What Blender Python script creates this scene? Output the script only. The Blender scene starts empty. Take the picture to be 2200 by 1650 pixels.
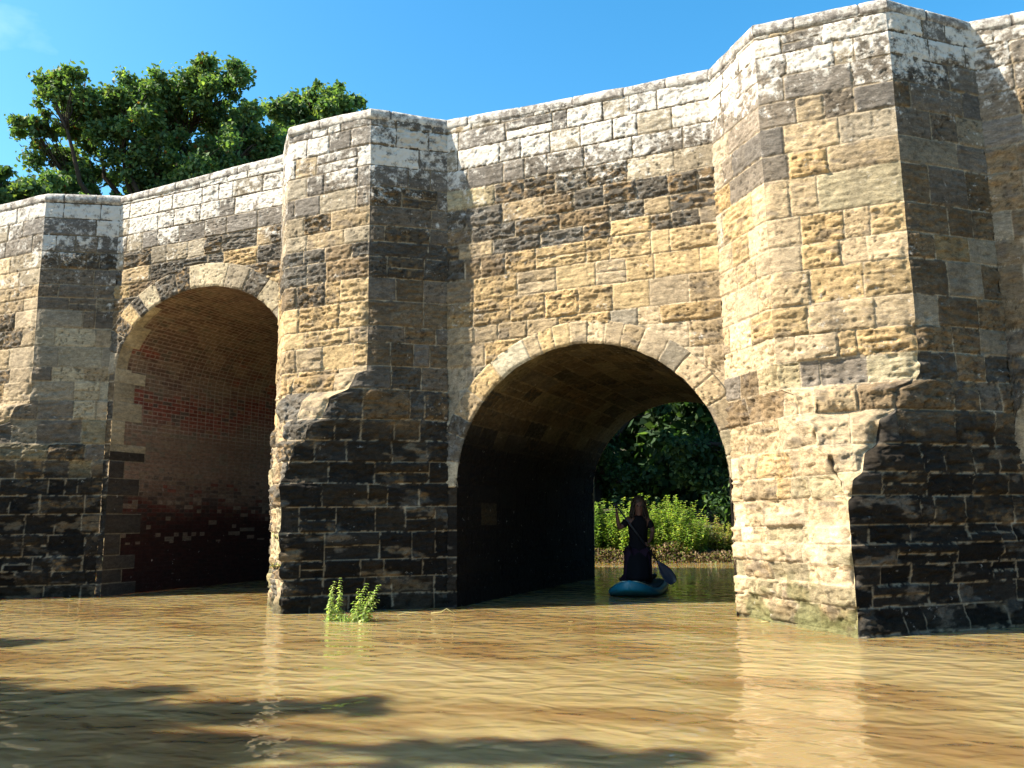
import bpy, bmesh, math, random
import numpy as np
from mathutils import Vector, Matrix
random.seed(7)
SC = bpy.context.scene
C = SC.collection
# ------------------------------------------------------------------ camera, sky, sun, exposure
cd = bpy.data.cameras.new("camera"); cam = bpy.data.objects.new("camera", cd); C.objects.link(cam)
cd.sensor_width = 36.0; cd.lens = 36 * 1789.57 / 2200; cd.clip_end = 3000; cd.clip_start = .05
CAM = Vector((4.7272, -11.1145, 1.2)); TH = math.radians(23.041)
cam.matrix_world = Matrix.Translation(CAM) @ Matrix.Rotation(TH, 4, 'Z') @ Matrix.Rotation(math.radians(99.453), 4, 'X') @ Matrix.Rotation(math.radians(-0.768), 4, 'Z')
SC.camera = cam
SUN = Vector((-1.72, -1.0, 1.80)).normalized()
el = math.asin(SUN.z); az = math.atan2(SUN.x, SUN.y)
w = bpy.data.worlds.new("World"); SC.world = w; w.use_nodes = True
wn = w.node_tree; bg = wn.nodes['Background']
sky = wn.nodes.new('ShaderNodeTexSky'); sky.sky_type = 'NISHITA'; sky.sun_disc = False
sky.sun_elevation = el; sky.sun_rotation = az; sky.air_density = 1.0; sky.dust_density = 0.9; sky.ozone_density = 1.0; sky.altitude = 0
hsv = wn.nodes.new('ShaderNodeHueSaturation'); hsv.inputs['Saturation'].default_value = 1.42; hsv.inputs['Hue'].default_value = .487; wn.links.new(sky.outputs[0], hsv.inputs['Color'])
wtc = wn.nodes.new('ShaderNodeTexCoord'); wmp = wn.nodes.new('ShaderNodeMapping'); wmp.inputs['Scale'].default_value = (2.2, 5, 9); wmp.inputs['Rotation'].default_value = (0, .5, .4); wn.links.new(wtc.outputs['Generated'], wmp.inputs[0])
wno = wn.nodes.new('ShaderNodeTexNoise'); wno.inputs['Scale'].default_value = 1.3; wno.inputs['Detail'].default_value = 7; wn.links.new(wmp.outputs[0], wno.inputs[0])
wrm = wn.nodes.new('ShaderNodeMapRange'); wrm.inputs[1].default_value = .66; wrm.inputs[2].default_value = .9; wrm.inputs[4].default_value = .22; wn.links.new(wno.outputs[0], wrm.inputs[0])
wmx = wn.nodes.new('ShaderNodeMix'); wmx.data_type = 'RGBA'; wmx.inputs[7].default_value = (7, 8, 9, 1); wn.links.new(wrm.outputs[0], wmx.inputs[0]); wn.links.new(hsv.outputs[0], wmx.inputs[6]); wn.links.new(wmx.outputs[2], bg.inputs[0]); bg.inputs[1].default_value = 0.10
sl = bpy.data.lights.new("sun", 'SUN'); sl.energy = 5.0; sl.angle = math.radians(0.5); sl.color = (1.0, .90, .74)
so = bpy.data.objects.new("sun", sl); C.objects.link(so)
so.rotation_euler = SUN.to_track_quat('Z', 'Y').to_euler(); so.location = (-20, -20, 30)
SC.view_settings.view_transform = 'Standard'; SC.view_settings.look = 'None'
SC.view_settings.exposure = 1.66; SC.view_settings.gamma = 1.0
SC.render.engine = 'CYCLES'
SC.cycles.max_bounces = 8

# ------------------------------------------------------------------ noise
U = np.uint32
def hsh(x, y, s=0):
    with np.errstate(over='ignore'):
        h = (np.asarray(x).astype(np.int64) & 0xffffffff).astype(U) * U(374761393) + (np.asarray(y).astype(np.int64) & 0xffffffff).astype(U) * U(668265263) + U((s * 2246822519 + 12345) & 0xffffffff)
        h = (h ^ (h >> U(13))) * U(1274126177); h = h ^ (h >> U(16)); h = h * U(2654435761); h = h ^ (h >> U(15))
    return (h >> U(8)).astype(np.float64) / 16777216.0
def vn(x, y, s=0):
    xi = np.floor(x); yi = np.floor(y); fx = x - xi; fy = y - yi
    fx = fx * fx * (3 - 2 * fx); fy = fy * fy * (3 - 2 * fy)
    a = hsh(xi, yi, s); b = hsh(xi + 1, yi, s); c = hsh(xi, yi + 1, s); d = hsh(xi + 1, yi + 1, s)
    return (a * (1 - fx) + b * fx) * (1 - fy) + (c * (1 - fx) + d * fx) * fy
def fbm(x, y, s=0, o=4):
    r = 0; a = .5
    for i in range(o):
        r = r + a * vn(x, y, s + i * 17); x = x * 2.03 + 3.1; y = y * 2.03 + 7.7; a *= .5
    return r / (1 - .5 ** o)
def ss(a, b, x):
    t = np.clip((x - a) / (b - a), 0, 1); return t * t * (3 - 2 * t)

# ------------------------------------------------------------------ object helpers
def tag(o, label=None, cat=None, group=None, kind=None):
    for k, v in (('label', label), ('category', cat), ('group', group), ('kind', kind)):
        if v: o[k] = v
    return o
def empty(name, loc=(0, 0, 0), rz=0):
    o = bpy.data.objects.new(name, None); C.objects.link(o); o.location = loc; o.rotation_euler = (0, 0, rz); return o
def link(name, me, mats, parent=None, smooth=True):
    o = bpy.data.objects.new(name, me); C.objects.link(o)
    for m in (mats if isinstance(mats, (list, tuple)) else [mats]): me.materials.append(m)
    if smooth: me.polygons.foreach_set('use_smooth', np.ones(len(me.polygons), bool))
    if parent: o.parent = parent
    return o
class Acc:
    """collects grids / quads with per-vertex colour and surface attributes into one mesh"""
    def __init__(s): s.v = []; s.f = []; s.n = 0; s.col = []; s.a = []
    def grid(s, X, Y, Z, col=None, lich=None, rough=None, mask=None, flip=False):
        nr, nc = X.shape
        s.v.append(np.stack([X, Y, Z], -1).reshape(-1, 3))
        i = np.arange(nr * nc).reshape(nr, nc) + s.n
        q = np.stack([i[:-1, :-1], i[:-1, 1:], i[1:, 1:], i[1:, :-1]], -1)
        if flip: q = q[..., ::-1]
        s.f.append((q[mask] if mask is not None else q.reshape(-1, 4)))
        n = nr * nc
        s.col.append(np.full((n, 3), .5) if col is None else col.reshape(-1, 3))
        l = np.zeros(n) if lich is None else lich.reshape(-1); r = np.full(n, .5) if rough is None else rough.reshape(-1)
        s.a.append(np.stack([l, r], -1)); s.n += n
    def quads(s, P, col):      # P [n,4,3], col [n,3]
        n = len(P); s.v.append(P.reshape(-1, 3)); s.f.append(np.arange(4 * n).reshape(n, 4) + s.n)
        s.col.append(np.repeat(col, 4, 0)); s.a.append(np.zeros((4 * n, 2))); s.n += 4 * n
    def build(s, name, mats, parent=None, smooth=True):
        v = np.concatenate(s.v).astype(np.float32); f = np.concatenate(s.f).astype(np.int32)
        me = bpy.data.meshes.new(name); me.vertices.add(len(v)); me.vertices.foreach_set('co', v.ravel())
        me.loops.add(f.size); me.loops.foreach_set('vertex_index', f.ravel())
        me.polygons.add(len(f)); me.polygons.foreach_set('loop_start', np.arange(0, f.size, 4, dtype=np.int32))
        me.update(calc_edges=True)
        c = np.ones((len(v), 4), np.float32); c[:, :3] = np.concatenate(s.col)
        ca = me.color_attributes.new('Col', 'FLOAT_COLOR', 'POINT'); ca.data.foreach_set('color', c.ravel())
        a = np.concatenate(s.a).astype(np.float32)
        for k, nm in enumerate(('lich', 'rough')):
            at = me.attributes.new(nm, 'FLOAT', 'POINT'); at.data.foreach_set('value', np.ascontiguousarray(a[:, k]))
        return link(name, me, mats, parent, smooth)
def tube(bm, pts, rads, seg=8, cap=True):
    rings = []; n = len(pts); pts = [Vector(p) for p in pts]; up = Vector((0, 0, 1))
    for i, p in enumerate(pts):
        t = (pts[min(i + 1, n - 1)] - pts[max(i - 1, 0)]).normalized()
        a = t.cross(up if abs(t.z) < .95 else Vector((1, 0, 0))).normalized(); b = t.cross(a)
        rings.append([bm.verts.new(p + rads[i] * (math.cos(2 * math.pi * k / seg) * a + math.sin(2 * math.pi * k / seg) * b)) for k in range(seg)])
    for r0, r1 in zip(rings, rings[1:]):
        for k in range(seg): bm.faces.new((r0[k], r0[(k + 1) % seg], r1[(k + 1) % seg], r1[k]))
    if cap:
        bm.faces.new(rings[0][::-1]); bm.faces.new(rings[-1])
def bmobj(name, bm, mat, parent=None, smooth=True):
    bmesh.ops.recalc_face_normals(bm, faces=bm.faces[:])
    me = bpy.data.meshes.new(name); bm.to_mesh(me); bm.free(); return link(name, me, mat, parent, smooth)

# ------------------------------------------------------------------ materials
def mat(name):
    m = bpy.data.materials.new(name); m.use_nodes = True; return m, m.node_tree.nodes, m.node_tree.links, m.node_tree.nodes['Principled BSDF']
def nd(N, t, **k):
    n = N.new(t)
    for a, v in k.items():
        if a in n.inputs: n.inputs[a].default_value = v
        else: setattr(n, a, v)
    return n
def stone_mat():
    m, N, L, B = mat('masonry')
    B.inputs['Roughness'].default_value = .93; B.inputs['Specular IOR Level'].default_value = .15
    tc = N.new('ShaderNodeTexCoord'); col = nd(N, 'ShaderNodeVertexColor', layer_name='Col')
    al = nd(N, 'ShaderNodeAttribute', attribute_name='lich'); ar = nd(N, 'ShaderNodeAttribute', attribute_name='rough')
    mp = N.new('ShaderNodeMapping'); mp.inputs['Scale'].default_value = (1, 1, 2.2); L.new(tc.outputs['Object'], mp.inputs[0])
    n1 = nd(N, 'ShaderNodeTexNoise', Scale=9, Detail=9, Roughness=.7); L.new(mp.outputs[0], n1.inputs[0])
    n2 = nd(N, 'ShaderNodeTexNoise', Scale=46, Detail=6, Roughness=.75); L.new(mp.outputs[0], n2.inputs[0])
    # mottling
    mr = nd(N, 'ShaderNodeMapRange'); mr.inputs[1].default_value = .3; mr.inputs[2].default_value = .72; mr.inputs[3].default_value = .52; mr.inputs[4].default_value = 1.36
    L.new(n1.outputs[0], mr.inputs[0])
    mr2 = nd(N, 'ShaderNodeMapRange'); mr2.inputs[1].default_value = .3; mr2.inputs[2].default_value = .7; mr2.inputs[3].default_value = .6; mr2.inputs[4].default_value = 1.38
    L.new(n2.outputs[0], mr2.inputs[0])
    mm = nd(N, 'ShaderNodeMath', operation='MULTIPLY'); L.new(mr.outputs[0], mm.inputs[0]); L.new(mr2.outputs[0], mm.inputs[1])
    vm = nd(N, 'ShaderNodeVectorMath', operation='SCALE'); L.new(col.outputs[0], vm.inputs[0]); L.new(mm.outputs[0], vm.inputs['Scale'])
    # lichen: pale crusty blotches and small round spots
    n3 = nd(N, 'ShaderNodeTexNoise', Scale=7.5, Detail=12, Roughness=.74); L.new(tc.outputs['Object'], n3.inputs[0])
    a1 = nd(N, 'ShaderNodeMath', operation='MULTIPLY_ADD'); L.new(al.outputs['Fac'], a1.inputs[0]); a1.inputs[1].default_value = .245; L.new(n3.outputs[0], a1.inputs[2])
    r1 = nd(N, 'ShaderNodeMapRange'); r1.inputs[1].default_value = .63; r1.inputs[2].default_value = .76; L.new(a1.outputs[0], r1.inputs[0])
    vo = nd(N, 'ShaderNodeTexVoronoi', Scale=11, Randomness=1.0); L.new(tc.outputs['Object'], vo.inputs['Vector'])
    sp = nd(N, 'ShaderNodeMath', operation='MULTIPLY_ADD'); L.new(n2.outputs[0], sp.inputs[0]); sp.inputs[1].default_value = .35; L.new(vo.outputs['Distance'], sp.inputs[2])
    sr = nd(N, 'ShaderNodeMapRange'); sr.inputs[1].default_value = .36; sr.inputs[2].default_value = .31; L.new(sp.outputs[0], sr.inputs[0])
    wn_ = nd(N, 'ShaderNodeTexNoise', Scale=1.7, Detail=2); L.new(tc.outputs['Object'], wn_.inputs[0])
    wm = nd(N, 'ShaderNodeMapRange'); wm.inputs[1].default_value = .5; wm.inputs[2].default_value = .62; L.new(wn_.outputs[0], wm.inputs[0])
    s2 = nd(N, 'ShaderNodeMath', operation='MULTIPLY'); L.new(sr.outputs[0], s2.inputs[0]); L.new(wm.outputs[0], s2.inputs[1])
    ls = nd(N, 'ShaderNodeMath', operation='MINIMUM'); ls.inputs[1].default_value = .9
    l2 = nd(N, 'ShaderNodeMath', operation='MULTIPLY'); l2.inputs[1].default_value = 1.6; L.new(al.outputs['Fac'], l2.inputs[0]); L.new(l2.outputs[0], ls.inputs[0])
    s3 = nd(N, 'ShaderNodeMath', operation='MULTIPLY'); L.new(s2.outputs[0], s3.inputs[0]); L.new(ls.outputs[0], s3.inputs[1])
    mx = nd(N, 'ShaderNodeMath', operation='MAXIMUM'); L.new(r1.outputs[0], mx.inputs[0]); L.new(s3.outputs[0], mx.inputs[1])
    m9 = nd(N, 'ShaderNodeMath', operation='MULTIPLY'); m9.inputs[1].default_value = .88; L.new(mx.outputs[0], m9.inputs[0])
    mix = nd(N, 'ShaderNodeMix', data_type='RGBA'); L.new(m9.outputs[0], mix.inputs[0]); L.new(vm.outputs[0], mix.inputs[6]); mix.inputs[7].default_value = (.62, .59, .53, 1)
    L.new(mix.outputs[2], B.inputs['Base Color'])
    # relief finer than the modelled one: grain, pits and bedding
    mp2 = N.new('ShaderNodeMapping'); mp2.inputs['Scale'].default_value = (1, 1, 3.2); L.new(tc.outputs['Object'], mp2.inputs[0])
    n5 = nd(N, 'ShaderNodeTexNoise', Scale=13, Detail=10, Roughness=.76, Distortion=.5); L.new(mp2.outputs[0], n5.inputs[0])
    sub = nd(N, 'ShaderNodeMath', operation='MULTIPLY_ADD'); L.new(n5.outputs[0], sub.inputs[0]); L.new(ar.outputs['Fac'], sub.inputs[1])
    g = nd(N, 'ShaderNodeMath', operation='MULTIPLY'); L.new(n2.outputs[0], g.inputs[0]); g.inputs[1].default_value = .28; L.new(g.outputs[0], sub.inputs[2])
    bp = nd(N, 'ShaderNodeBump', Strength=.9, Distance=.030); L.new(sub.outputs[0], bp.inputs['Height']); L.new(bp.outputs[0], B.inputs['Normal'])
    return m
M_ST = stone_mat()
def simple(name, col, rough=.6, spec=.3, noise=None, bump=0, scale=8):
    m, N, L, B = mat(name); B.inputs['Roughness'].default_value = rough; B.inputs['Specular IOR Level'].default_value = spec
    tc = N.new('ShaderNodeTexCoord'); n = nd(N, 'ShaderNodeTexNoise', Scale=scale, Detail=6); L.new(tc.outputs['Object'], n.inputs[0])
    mx = nd(N, 'ShaderNodeMix', data_type='RGBA'); mx.inputs[6].default_value = (*col, 1); mx.inputs[7].default_value = (*(noise or [c * .7 for c in col]), 1)
    L.new(n.outputs[0], mx.inputs[0]); L.new(mx.outputs[2], B.inputs['Base Color'])
    if bump:
        b = nd(N, 'ShaderNodeBump', Strength=.7, Distance=bump); L.new(n.outputs[0], b.inputs['Height']); L.new(b.outputs[0], B.inputs['Normal'])
    return m
def leaf_mat(name, trans=.42):
    m, N, L, B = mat(name); B.inputs['Roughness'].default_value = .6; B.inputs['Specular IOR Level'].default_value = .15
    col = nd(N, 'ShaderNodeVertexColor', layer_name='Col'); L.new(col.outputs[0], B.inputs['Base Color'])
    tr = N.new('ShaderNodeBsdfTranslucent'); vs = nd(N, 'ShaderNodeVectorMath', operation='MULTIPLY'); vs.inputs[1].default_value = (1.3, 1.5, .5)
    L.new(col.outputs[0], vs.inputs[0]); L.new(vs.outputs[0], tr.inputs[0])
    mx = N.new('ShaderNodeMixShader'); mx.inputs[0].default_value = trans; L.new(B.outputs[0], mx.inputs[1]); L.new(tr.outputs[0], mx.inputs[2])
    L.new(mx.outputs[0], N['Material Output'].inputs[0]); return m
M_LEAF = leaf_mat('leaves'); M_BARK = simple('bark', (.075, .055, .04), .9, .1, (.035, .026, .02), .03, 14)
M_TWIG = simple('twig', (.12, .10, .05), .8, .1)

# ------------------------------------------------------------------ masonry height field
PAL = {  # colour, relief of the weathered surface, edge rounding, bump
 'G': ((.405, .285, .14), .022, .022, 1.0), 'Y': ((.45, .325, .165), .006, .010, .35), 'T': ((.38, .29, .175), .010, .014, .7),
 'P': ((.43, .335, .215), .004, .008, .3), 'R': ((.29, .25, .185), .005, .010, .4), 'D': ((.105, .09, .07), .028, .030, 1.2),
 'B': ((.22, .16, .095), .022, .024, 1.0), 'O': ((.31, .265, .165), .009, .016, .7), 'K': ((.032, .027, .022), .018, .022, 1.0),
 'W': ((.47, .41, .29), .003, .006, .2), 'L': ((.175, .152, .125), .006, .012, .6), 'M': ((.20, .165, .125), .010, .016, .7)}
PK = list(PAL)
MORT = np.array((.36, .29, .195))
def stones(u, z, courses, ext, weights, seed, lich=None, stain_shade=None, mort=.008, wmin=.34, wmax=.82, disp_mul=1.0, fixed=None, wob=.014):
    """u,z flat arrays. Returns displacement, colour, lichen, roughness. Each course is cut into stones of random length."""
    n = u.size
    zz = z + wob * (fbm(u * 1.7, z * 1.1, seed + 5, 3) - .5) * 2; uu = u + wob * (fbm(u * 2.1 + 9, z * 2.9, seed + 6, 3) - .5) * 2
    ci = np.clip(np.searchsorted(courses, zz) - 1, 0, len(courses) - 2)
    d = np.full(n, 9.); sid = np.zeros(n, np.int64); typ = np.zeros(n, np.int64)
    for c in range(len(courses) - 1):
        m = ci == c
        if not m.any(): continue
        zl, zh = courses[c], courses[c + 1]; rr = random.Random(seed * 977 + c * 31)
        u0, u1, k0, k1 = ext((zl + zh) / 2)
        j = []; x = u0 + rr.uniform(.25, .8) * (wmax + wmin) / 2
        while x < u1 - .22: j.append(x); x += rr.uniform(wmin, wmax) * (1 if rr.random() < .8 else .6)
        jj = np.array([-99] + j + [99.]); uc = uu[m]; zc = zz[m]
        k = np.searchsorted(jj, uc) - 1; k = np.clip(k, 0, len(jj) - 2)
        dd = np.minimum(np.minimum(uc - jj[k], jj[k + 1] - uc), np.minimum(zc - zl, zh - zc))
        ids = np.array([hash((seed, c, q)) & 0x7fffffff for q in range(len(jj) - 1)])
        if k0 is not None: ids[0] = hash((k0, c)) & 0x7fffffff
        if k1 is not None: ids[-1] = hash((k1, c)) & 0x7fffffff
        wt = None; ty = []; split = []
        for q, i in enumerate(ids):
            r2 = random.Random(int(i)); um = (max(jj[q], u0) + min(jj[q + 1], u1)) / 2
            ww = weights((zl + zh) / 2, um) if not isinstance(wt, dict) else wt
            kk = [a for a in ww]; ty.append(PK.index(r2.choices(kk, [ww[a] for a in kk])[0])); split.append(r2.random() < .07 and 0 < q < len(ids) - 1)
        ty = np.array(ty); split = np.array(split)
        sp = split[k]; zm = (zl + zh) / 2
        dd = np.where(sp, np.minimum(dd, np.abs(zc - zm)), dd)
        iid = ids[k] + np.where(sp & (zc > zm), 7919, 0)
        d[m] = dd; sid[m] = iid; typ[m] = ty[k]
    if fixed is not None:
        for (a0, a1, b0, b1, t) in fixed:
            m = (uu > a0) & (uu < a1) & (zz > b0) & (zz < b1)
            dd = np.minimum(np.minimum(uu - a0, a1 - uu), np.minimum(zz - b0, b1 - zz)); typ[m] = PK.index(t); d[m] = dd[m]; sid[m] = int(a0 * 1000 + b0 * 77) + 5
    return finish(u, z, d, sid, typ, seed, lich, stain_shade, mort, disp_mul)
def finish(u, z, d, sid, typ, seed, lich, stain_shade, mort, disp_mul=1.0):
    pc = np.array([PAL[k][0] for k in PK]); amp = np.array([PAL[k][1] for k in PK])[typ] * disp_mul; er = np.array([PAL[k][2] for k in PK])[typ]; rg = np.array([PAL[k][3] for k in PK])[typ]
    h1 = hsh(sid, 1, 3); h2 = hsh(sid, 2, 3); h3 = hsh(sid, 3, 3)
    ragged = (fbm(u * 16, z * 16, seed + 40, 3) - .5) * er * 1.3
    dm = d + ragged
    body = ss(mort * .7, mort * .7 + er, dm)
    stri = fbm(u * 4.5 + h1 * 50, z * 26 + h2 * 50, seed + 50, 4); pit = fbm(u * 15 + h2 * 90, z * 22, seed + 60, 4)
    big = fbm(u * 3.2 + h3 * 70, z * 5.5, seed + 70, 3)
    w_ = (.5 * ss(.3, .75, stri) + .35 * ss(.35, .6, pit) + .5 * (big - .4))
    low = ss(4.2, 2.4, z) if disp_mul == 1.0 else 0
    disp = body * (.012 + (h1 - .5) * (.014 * disp_mul + .045 * low)) + body * amp * (w_ * 1.9 - .75)
    col = pc[typ] * (.78 + .44 * h2)[:, None]
    tint = (h3 - .5) * .12; col[:, 0] *= 1 + tint * .6; col[:, 2] *= 1 - tint
    # weathered skin: dark crust with bare stone in the hollows
    soft = ~np.isin(typ, [PK.index(q_) for q_ in 'DKBML']); col = np.where(soft[:, None], col * .84 + np.array((.40, .30, .175)) * .16, col)
    dark = np.isin(typ, [PK.index('D')]); hol = ss(.5, .36, pit) * .75
    base = np.where((h1 > .45)[:, None], np.array((.30, .20, .10)), np.array((.17, .16, .14)))
    col = np.where(dark[:, None], col * (1 - hol[:, None]) + base * hol[:, None], col)
    mid = np.isin(typ, [PK.index('G'), PK.index('T'), PK.index('B')]); crust = ss(.56, .70, fbm(u * 5 + h1 * 9, z * 11, seed + 80, 4)) * .55
    col = np.where(mid[:, None], col * (1 - crust[:, None]) + np.array((.13, .11, .09)) * crust[:, None], col)
    col *= (.70 + .6 * fbm(u * 1.3, z * 2.1, seed + 90, 5))[:, None]
    pits = ss(.62, .74, fbm(u * 24, z * 30, seed + 91, 3)) * (.35 + .65 * ss(.3, .7, h3)); col *= (1 - .5 * pits)[:, None]; disp = disp - pits * .012
    gouge = ss(.60, .72, fbm(u * 5.5, z * 13, seed + 93, 4)) * np.clip(.35 + low, 0, 1) * (disp_mul == 1.0); disp = disp - gouge * body * .026
    run = ss(.52, .75, fbm(u * 3.1, z * .55, seed + 92, 4)) * .35; col = col * (1 - run[:, None]) + np.array((.12, .10, .075)) * run[:, None]
    lz = lich(u, z) if lich is not None else np.zeros_like(u)
    lz = np.clip(lz * (.45 + .95 * h3), 0, 1.15)
    mf = 1 - ss(mort * .55, mort * 1.25, dm)
    mc = MORT * (.72 + .5 * fbm(u * 6, z * 6, seed + 95, 3))[:, None]
    # in the parapet zone the joints are thin, dark and lichen-grown
    mc = mc * (1 - .6 * lz[:, None])
    if stain_shade is not None:
        st = stain_shade(u, z); st = np.maximum(st * (.90 + .15 * h2), .36 * (disp_mul == 1.0))  # even floor paints shade into R-face and jamb colour, above the algae black
        st = np.clip(st, 0, 1)[:, None]; col = col * (1 - st) + np.array((.012, .010, .008)) * st * (.6 + .8 * h1[:, None]); mc = mc * (1 - .45 * st)
    col = col * (1 - mf[:, None]) + mc * mf[:, None]
    return disp, col, lz * (1 - mf), rg * (1 - mf * .8)

CC = [-.6, -.25, .02, .28, .5, .71, .92, 1.12, 1.43, 1.68, 1.99, 2.38, 2.72, 3.04, 3.35, 3.71, 4.145, 4.457, 4.819, 5.309, 5.645, 6.0, 6.33, 6.667, 6.976, 7.23, 7.8]
CB = [-.6, -.2, .22, .46, .71, 1.096, 1.454, 1.79, 2.10, 2.42, 2.727, 3.17, 3.526, 3.886, 4.143, 4.538, 4.894, 5.231, 5.467, 5.72, 6.035, 6.36, 6.695, 7.026, 7.336, 7.8]
def mixw(a, b, t):
    return {k: a.get(k, 0) * (1 - t) + b.get(k, 0) * t + 1e-6 for k in sorted(set(a) | set(b))}
def ramp(z, stops):
    if z <= stops[0][0]: return stops[0][1]
    for (z0, a), (z1, b) in zip(stops, stops[1:]):
        if z < z1: return mixw(a, b, (z - z0) / (z1 - z0))
    return stops[-1][1]
PARA = {'L': 8, 'R': 2, 'T': .6}
W_B = lambda z, u=0: ramp(z, [(.4, {'B': 2, 'D': 3, 'T': 2}), (2.6, {'T': 4, 'O': 2, 'D': 3}), (3.1, {'G': 3, 'T': 5, 'Y': 1.5}), (4.3, {'G': 5, 'Y': 2, 'T': 3.5}), (5.0, {'B': 5, 'D': 1.5, 'G': 1.5, 'T': 1}), (5.9, {'D': 3, 'R': 4, 'T': 1}), (6.3, PARA)])
W_BR = lambda z, u=0: ramp(z, [(3.0, {'D': 4, 'B': 2, 'M': 1}), (3.5, {'B': 3, 'M': 3, 'G': 1, 'D': 1}), (4.9, {'B': 3, 'M': 3, 'D': 2}), (5.6, {'D': 5, 'M': 3}), (6.4, {'L': 5, 'M': 4, 'D': 2})])  # darker stones than the front: R-face shade put into the mix
W_C = lambda z, u=0: ramp(z, [(.3, {'O': 3, 'T': 3}), (1.2, {'T': 4, 'P': 4}), (1.6, {'T': 4, 'O': 3, 'G': 2}), (2.2, {'T': 4, 'P': 1, 'G': 2}), (2.5, {'O': 2, 'M': 4, 'B': 2, 'T': 1}), (3.0, {'M': 2, 'O': 2, 'P': 2, 'T': 2}), (3.3, {'P': 4, 'T': 4, 'G': 1.5}), (4.3, {'G': 4, 'P': 3, 'T': 3, 'Y': 1}), (5.2, {'T': 5, 'R': 1, 'O': 1.3, 'G': 2}), (6.1, {'R': 3, 'O': 1.5, 'M': 2, 'L': 2}), (6.6, PARA)])
W_CR = lambda z, u=0: ramp(z, [(2.3, {'D': 4, 'B': 2, 'M': 2}), (3.2, {'B': 3, 'R': 2, 'M': 2}), (5.0, {'B': 5, 'G': 1, 'R': 1.5, 'M': 1.5}), (6.0, {'R': 2, 'B': 2, 'M': 3}), (6.5, {'M': 5, 'L': 5, 'D': 1})])
def W_WALL(z, u=0):
    right = min(1, max(0, (u - 1.2) / 1.0))
    a = ramp(z, [(2.4, {'D': 2, 'R': 3}), (3.3, {'R': 3, 'T': 2, 'D': .6}), (3.9, {'T': 4, 'B': 1, 'G': 2, 'R': 1}), (4.5, {'G': 6, 'Y': 1, 'T': 1}), (4.95, {'T': 2, 'D': 3, 'B': 2, 'R': 1.5, 'G': 1.5}), (5.6, {'D': 6, 'B': 3, 'T': 1}), (6.15, {'D': 2, 'O': 3, 'R': 2}), (6.4, PARA)])
    b = ramp(z, [(2.4, {'P': 3}), (3.8, {'P': 6, 'T': 1.5}), (4.3, {'P': 2, 'T': 2, 'Y': 2, 'G': 2}), (4.9, {'G': 4, 'Y': 4, 'T': 1}), (5.4, {'T': 3, 'D': 2, 'G': 1}), (5.8, {'D': 4, 'O': 1.5, 'T': 1}), (6.15, {'D': 2, 'R': 3, 'O': 2}), (6.4, PARA)])
    return mixw(a, b, right)
W_WALL1 = lambda z, u=0: ramp(z, [(4.9, {'D': 4, 'B': 3, 'G': 2}), (5.5, {'B': 2, 'G': 3, 'D': 2}), (5.9, {'D': 5, 'B': 1, 'T': 1}), (6.3, {'D': 4, 'R': 2, 'B': 1}), (6.5, PARA)])
lich_top = lambda z0, k=1.0: (lambda u, z: k * ((.35 * ss(z0 - 1.1, z0, z) + .6 * ss(z0 - .2, z0 + .8, z)) * (.50 + .85 * fbm(u * .9, z * 1.2, 11, 3)) + .22 * ss(.55, .7, fbm(u * 1.1, z * 1.4, 12, 3)) * ss(2.2, 3.2, z)))

bridge = empty('stone_bridge', (0, 0, 0)); tag(bridge, 'old lichen covered sandstone bridge with round arches and angular piers in brown river', 'bridge')

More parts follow.
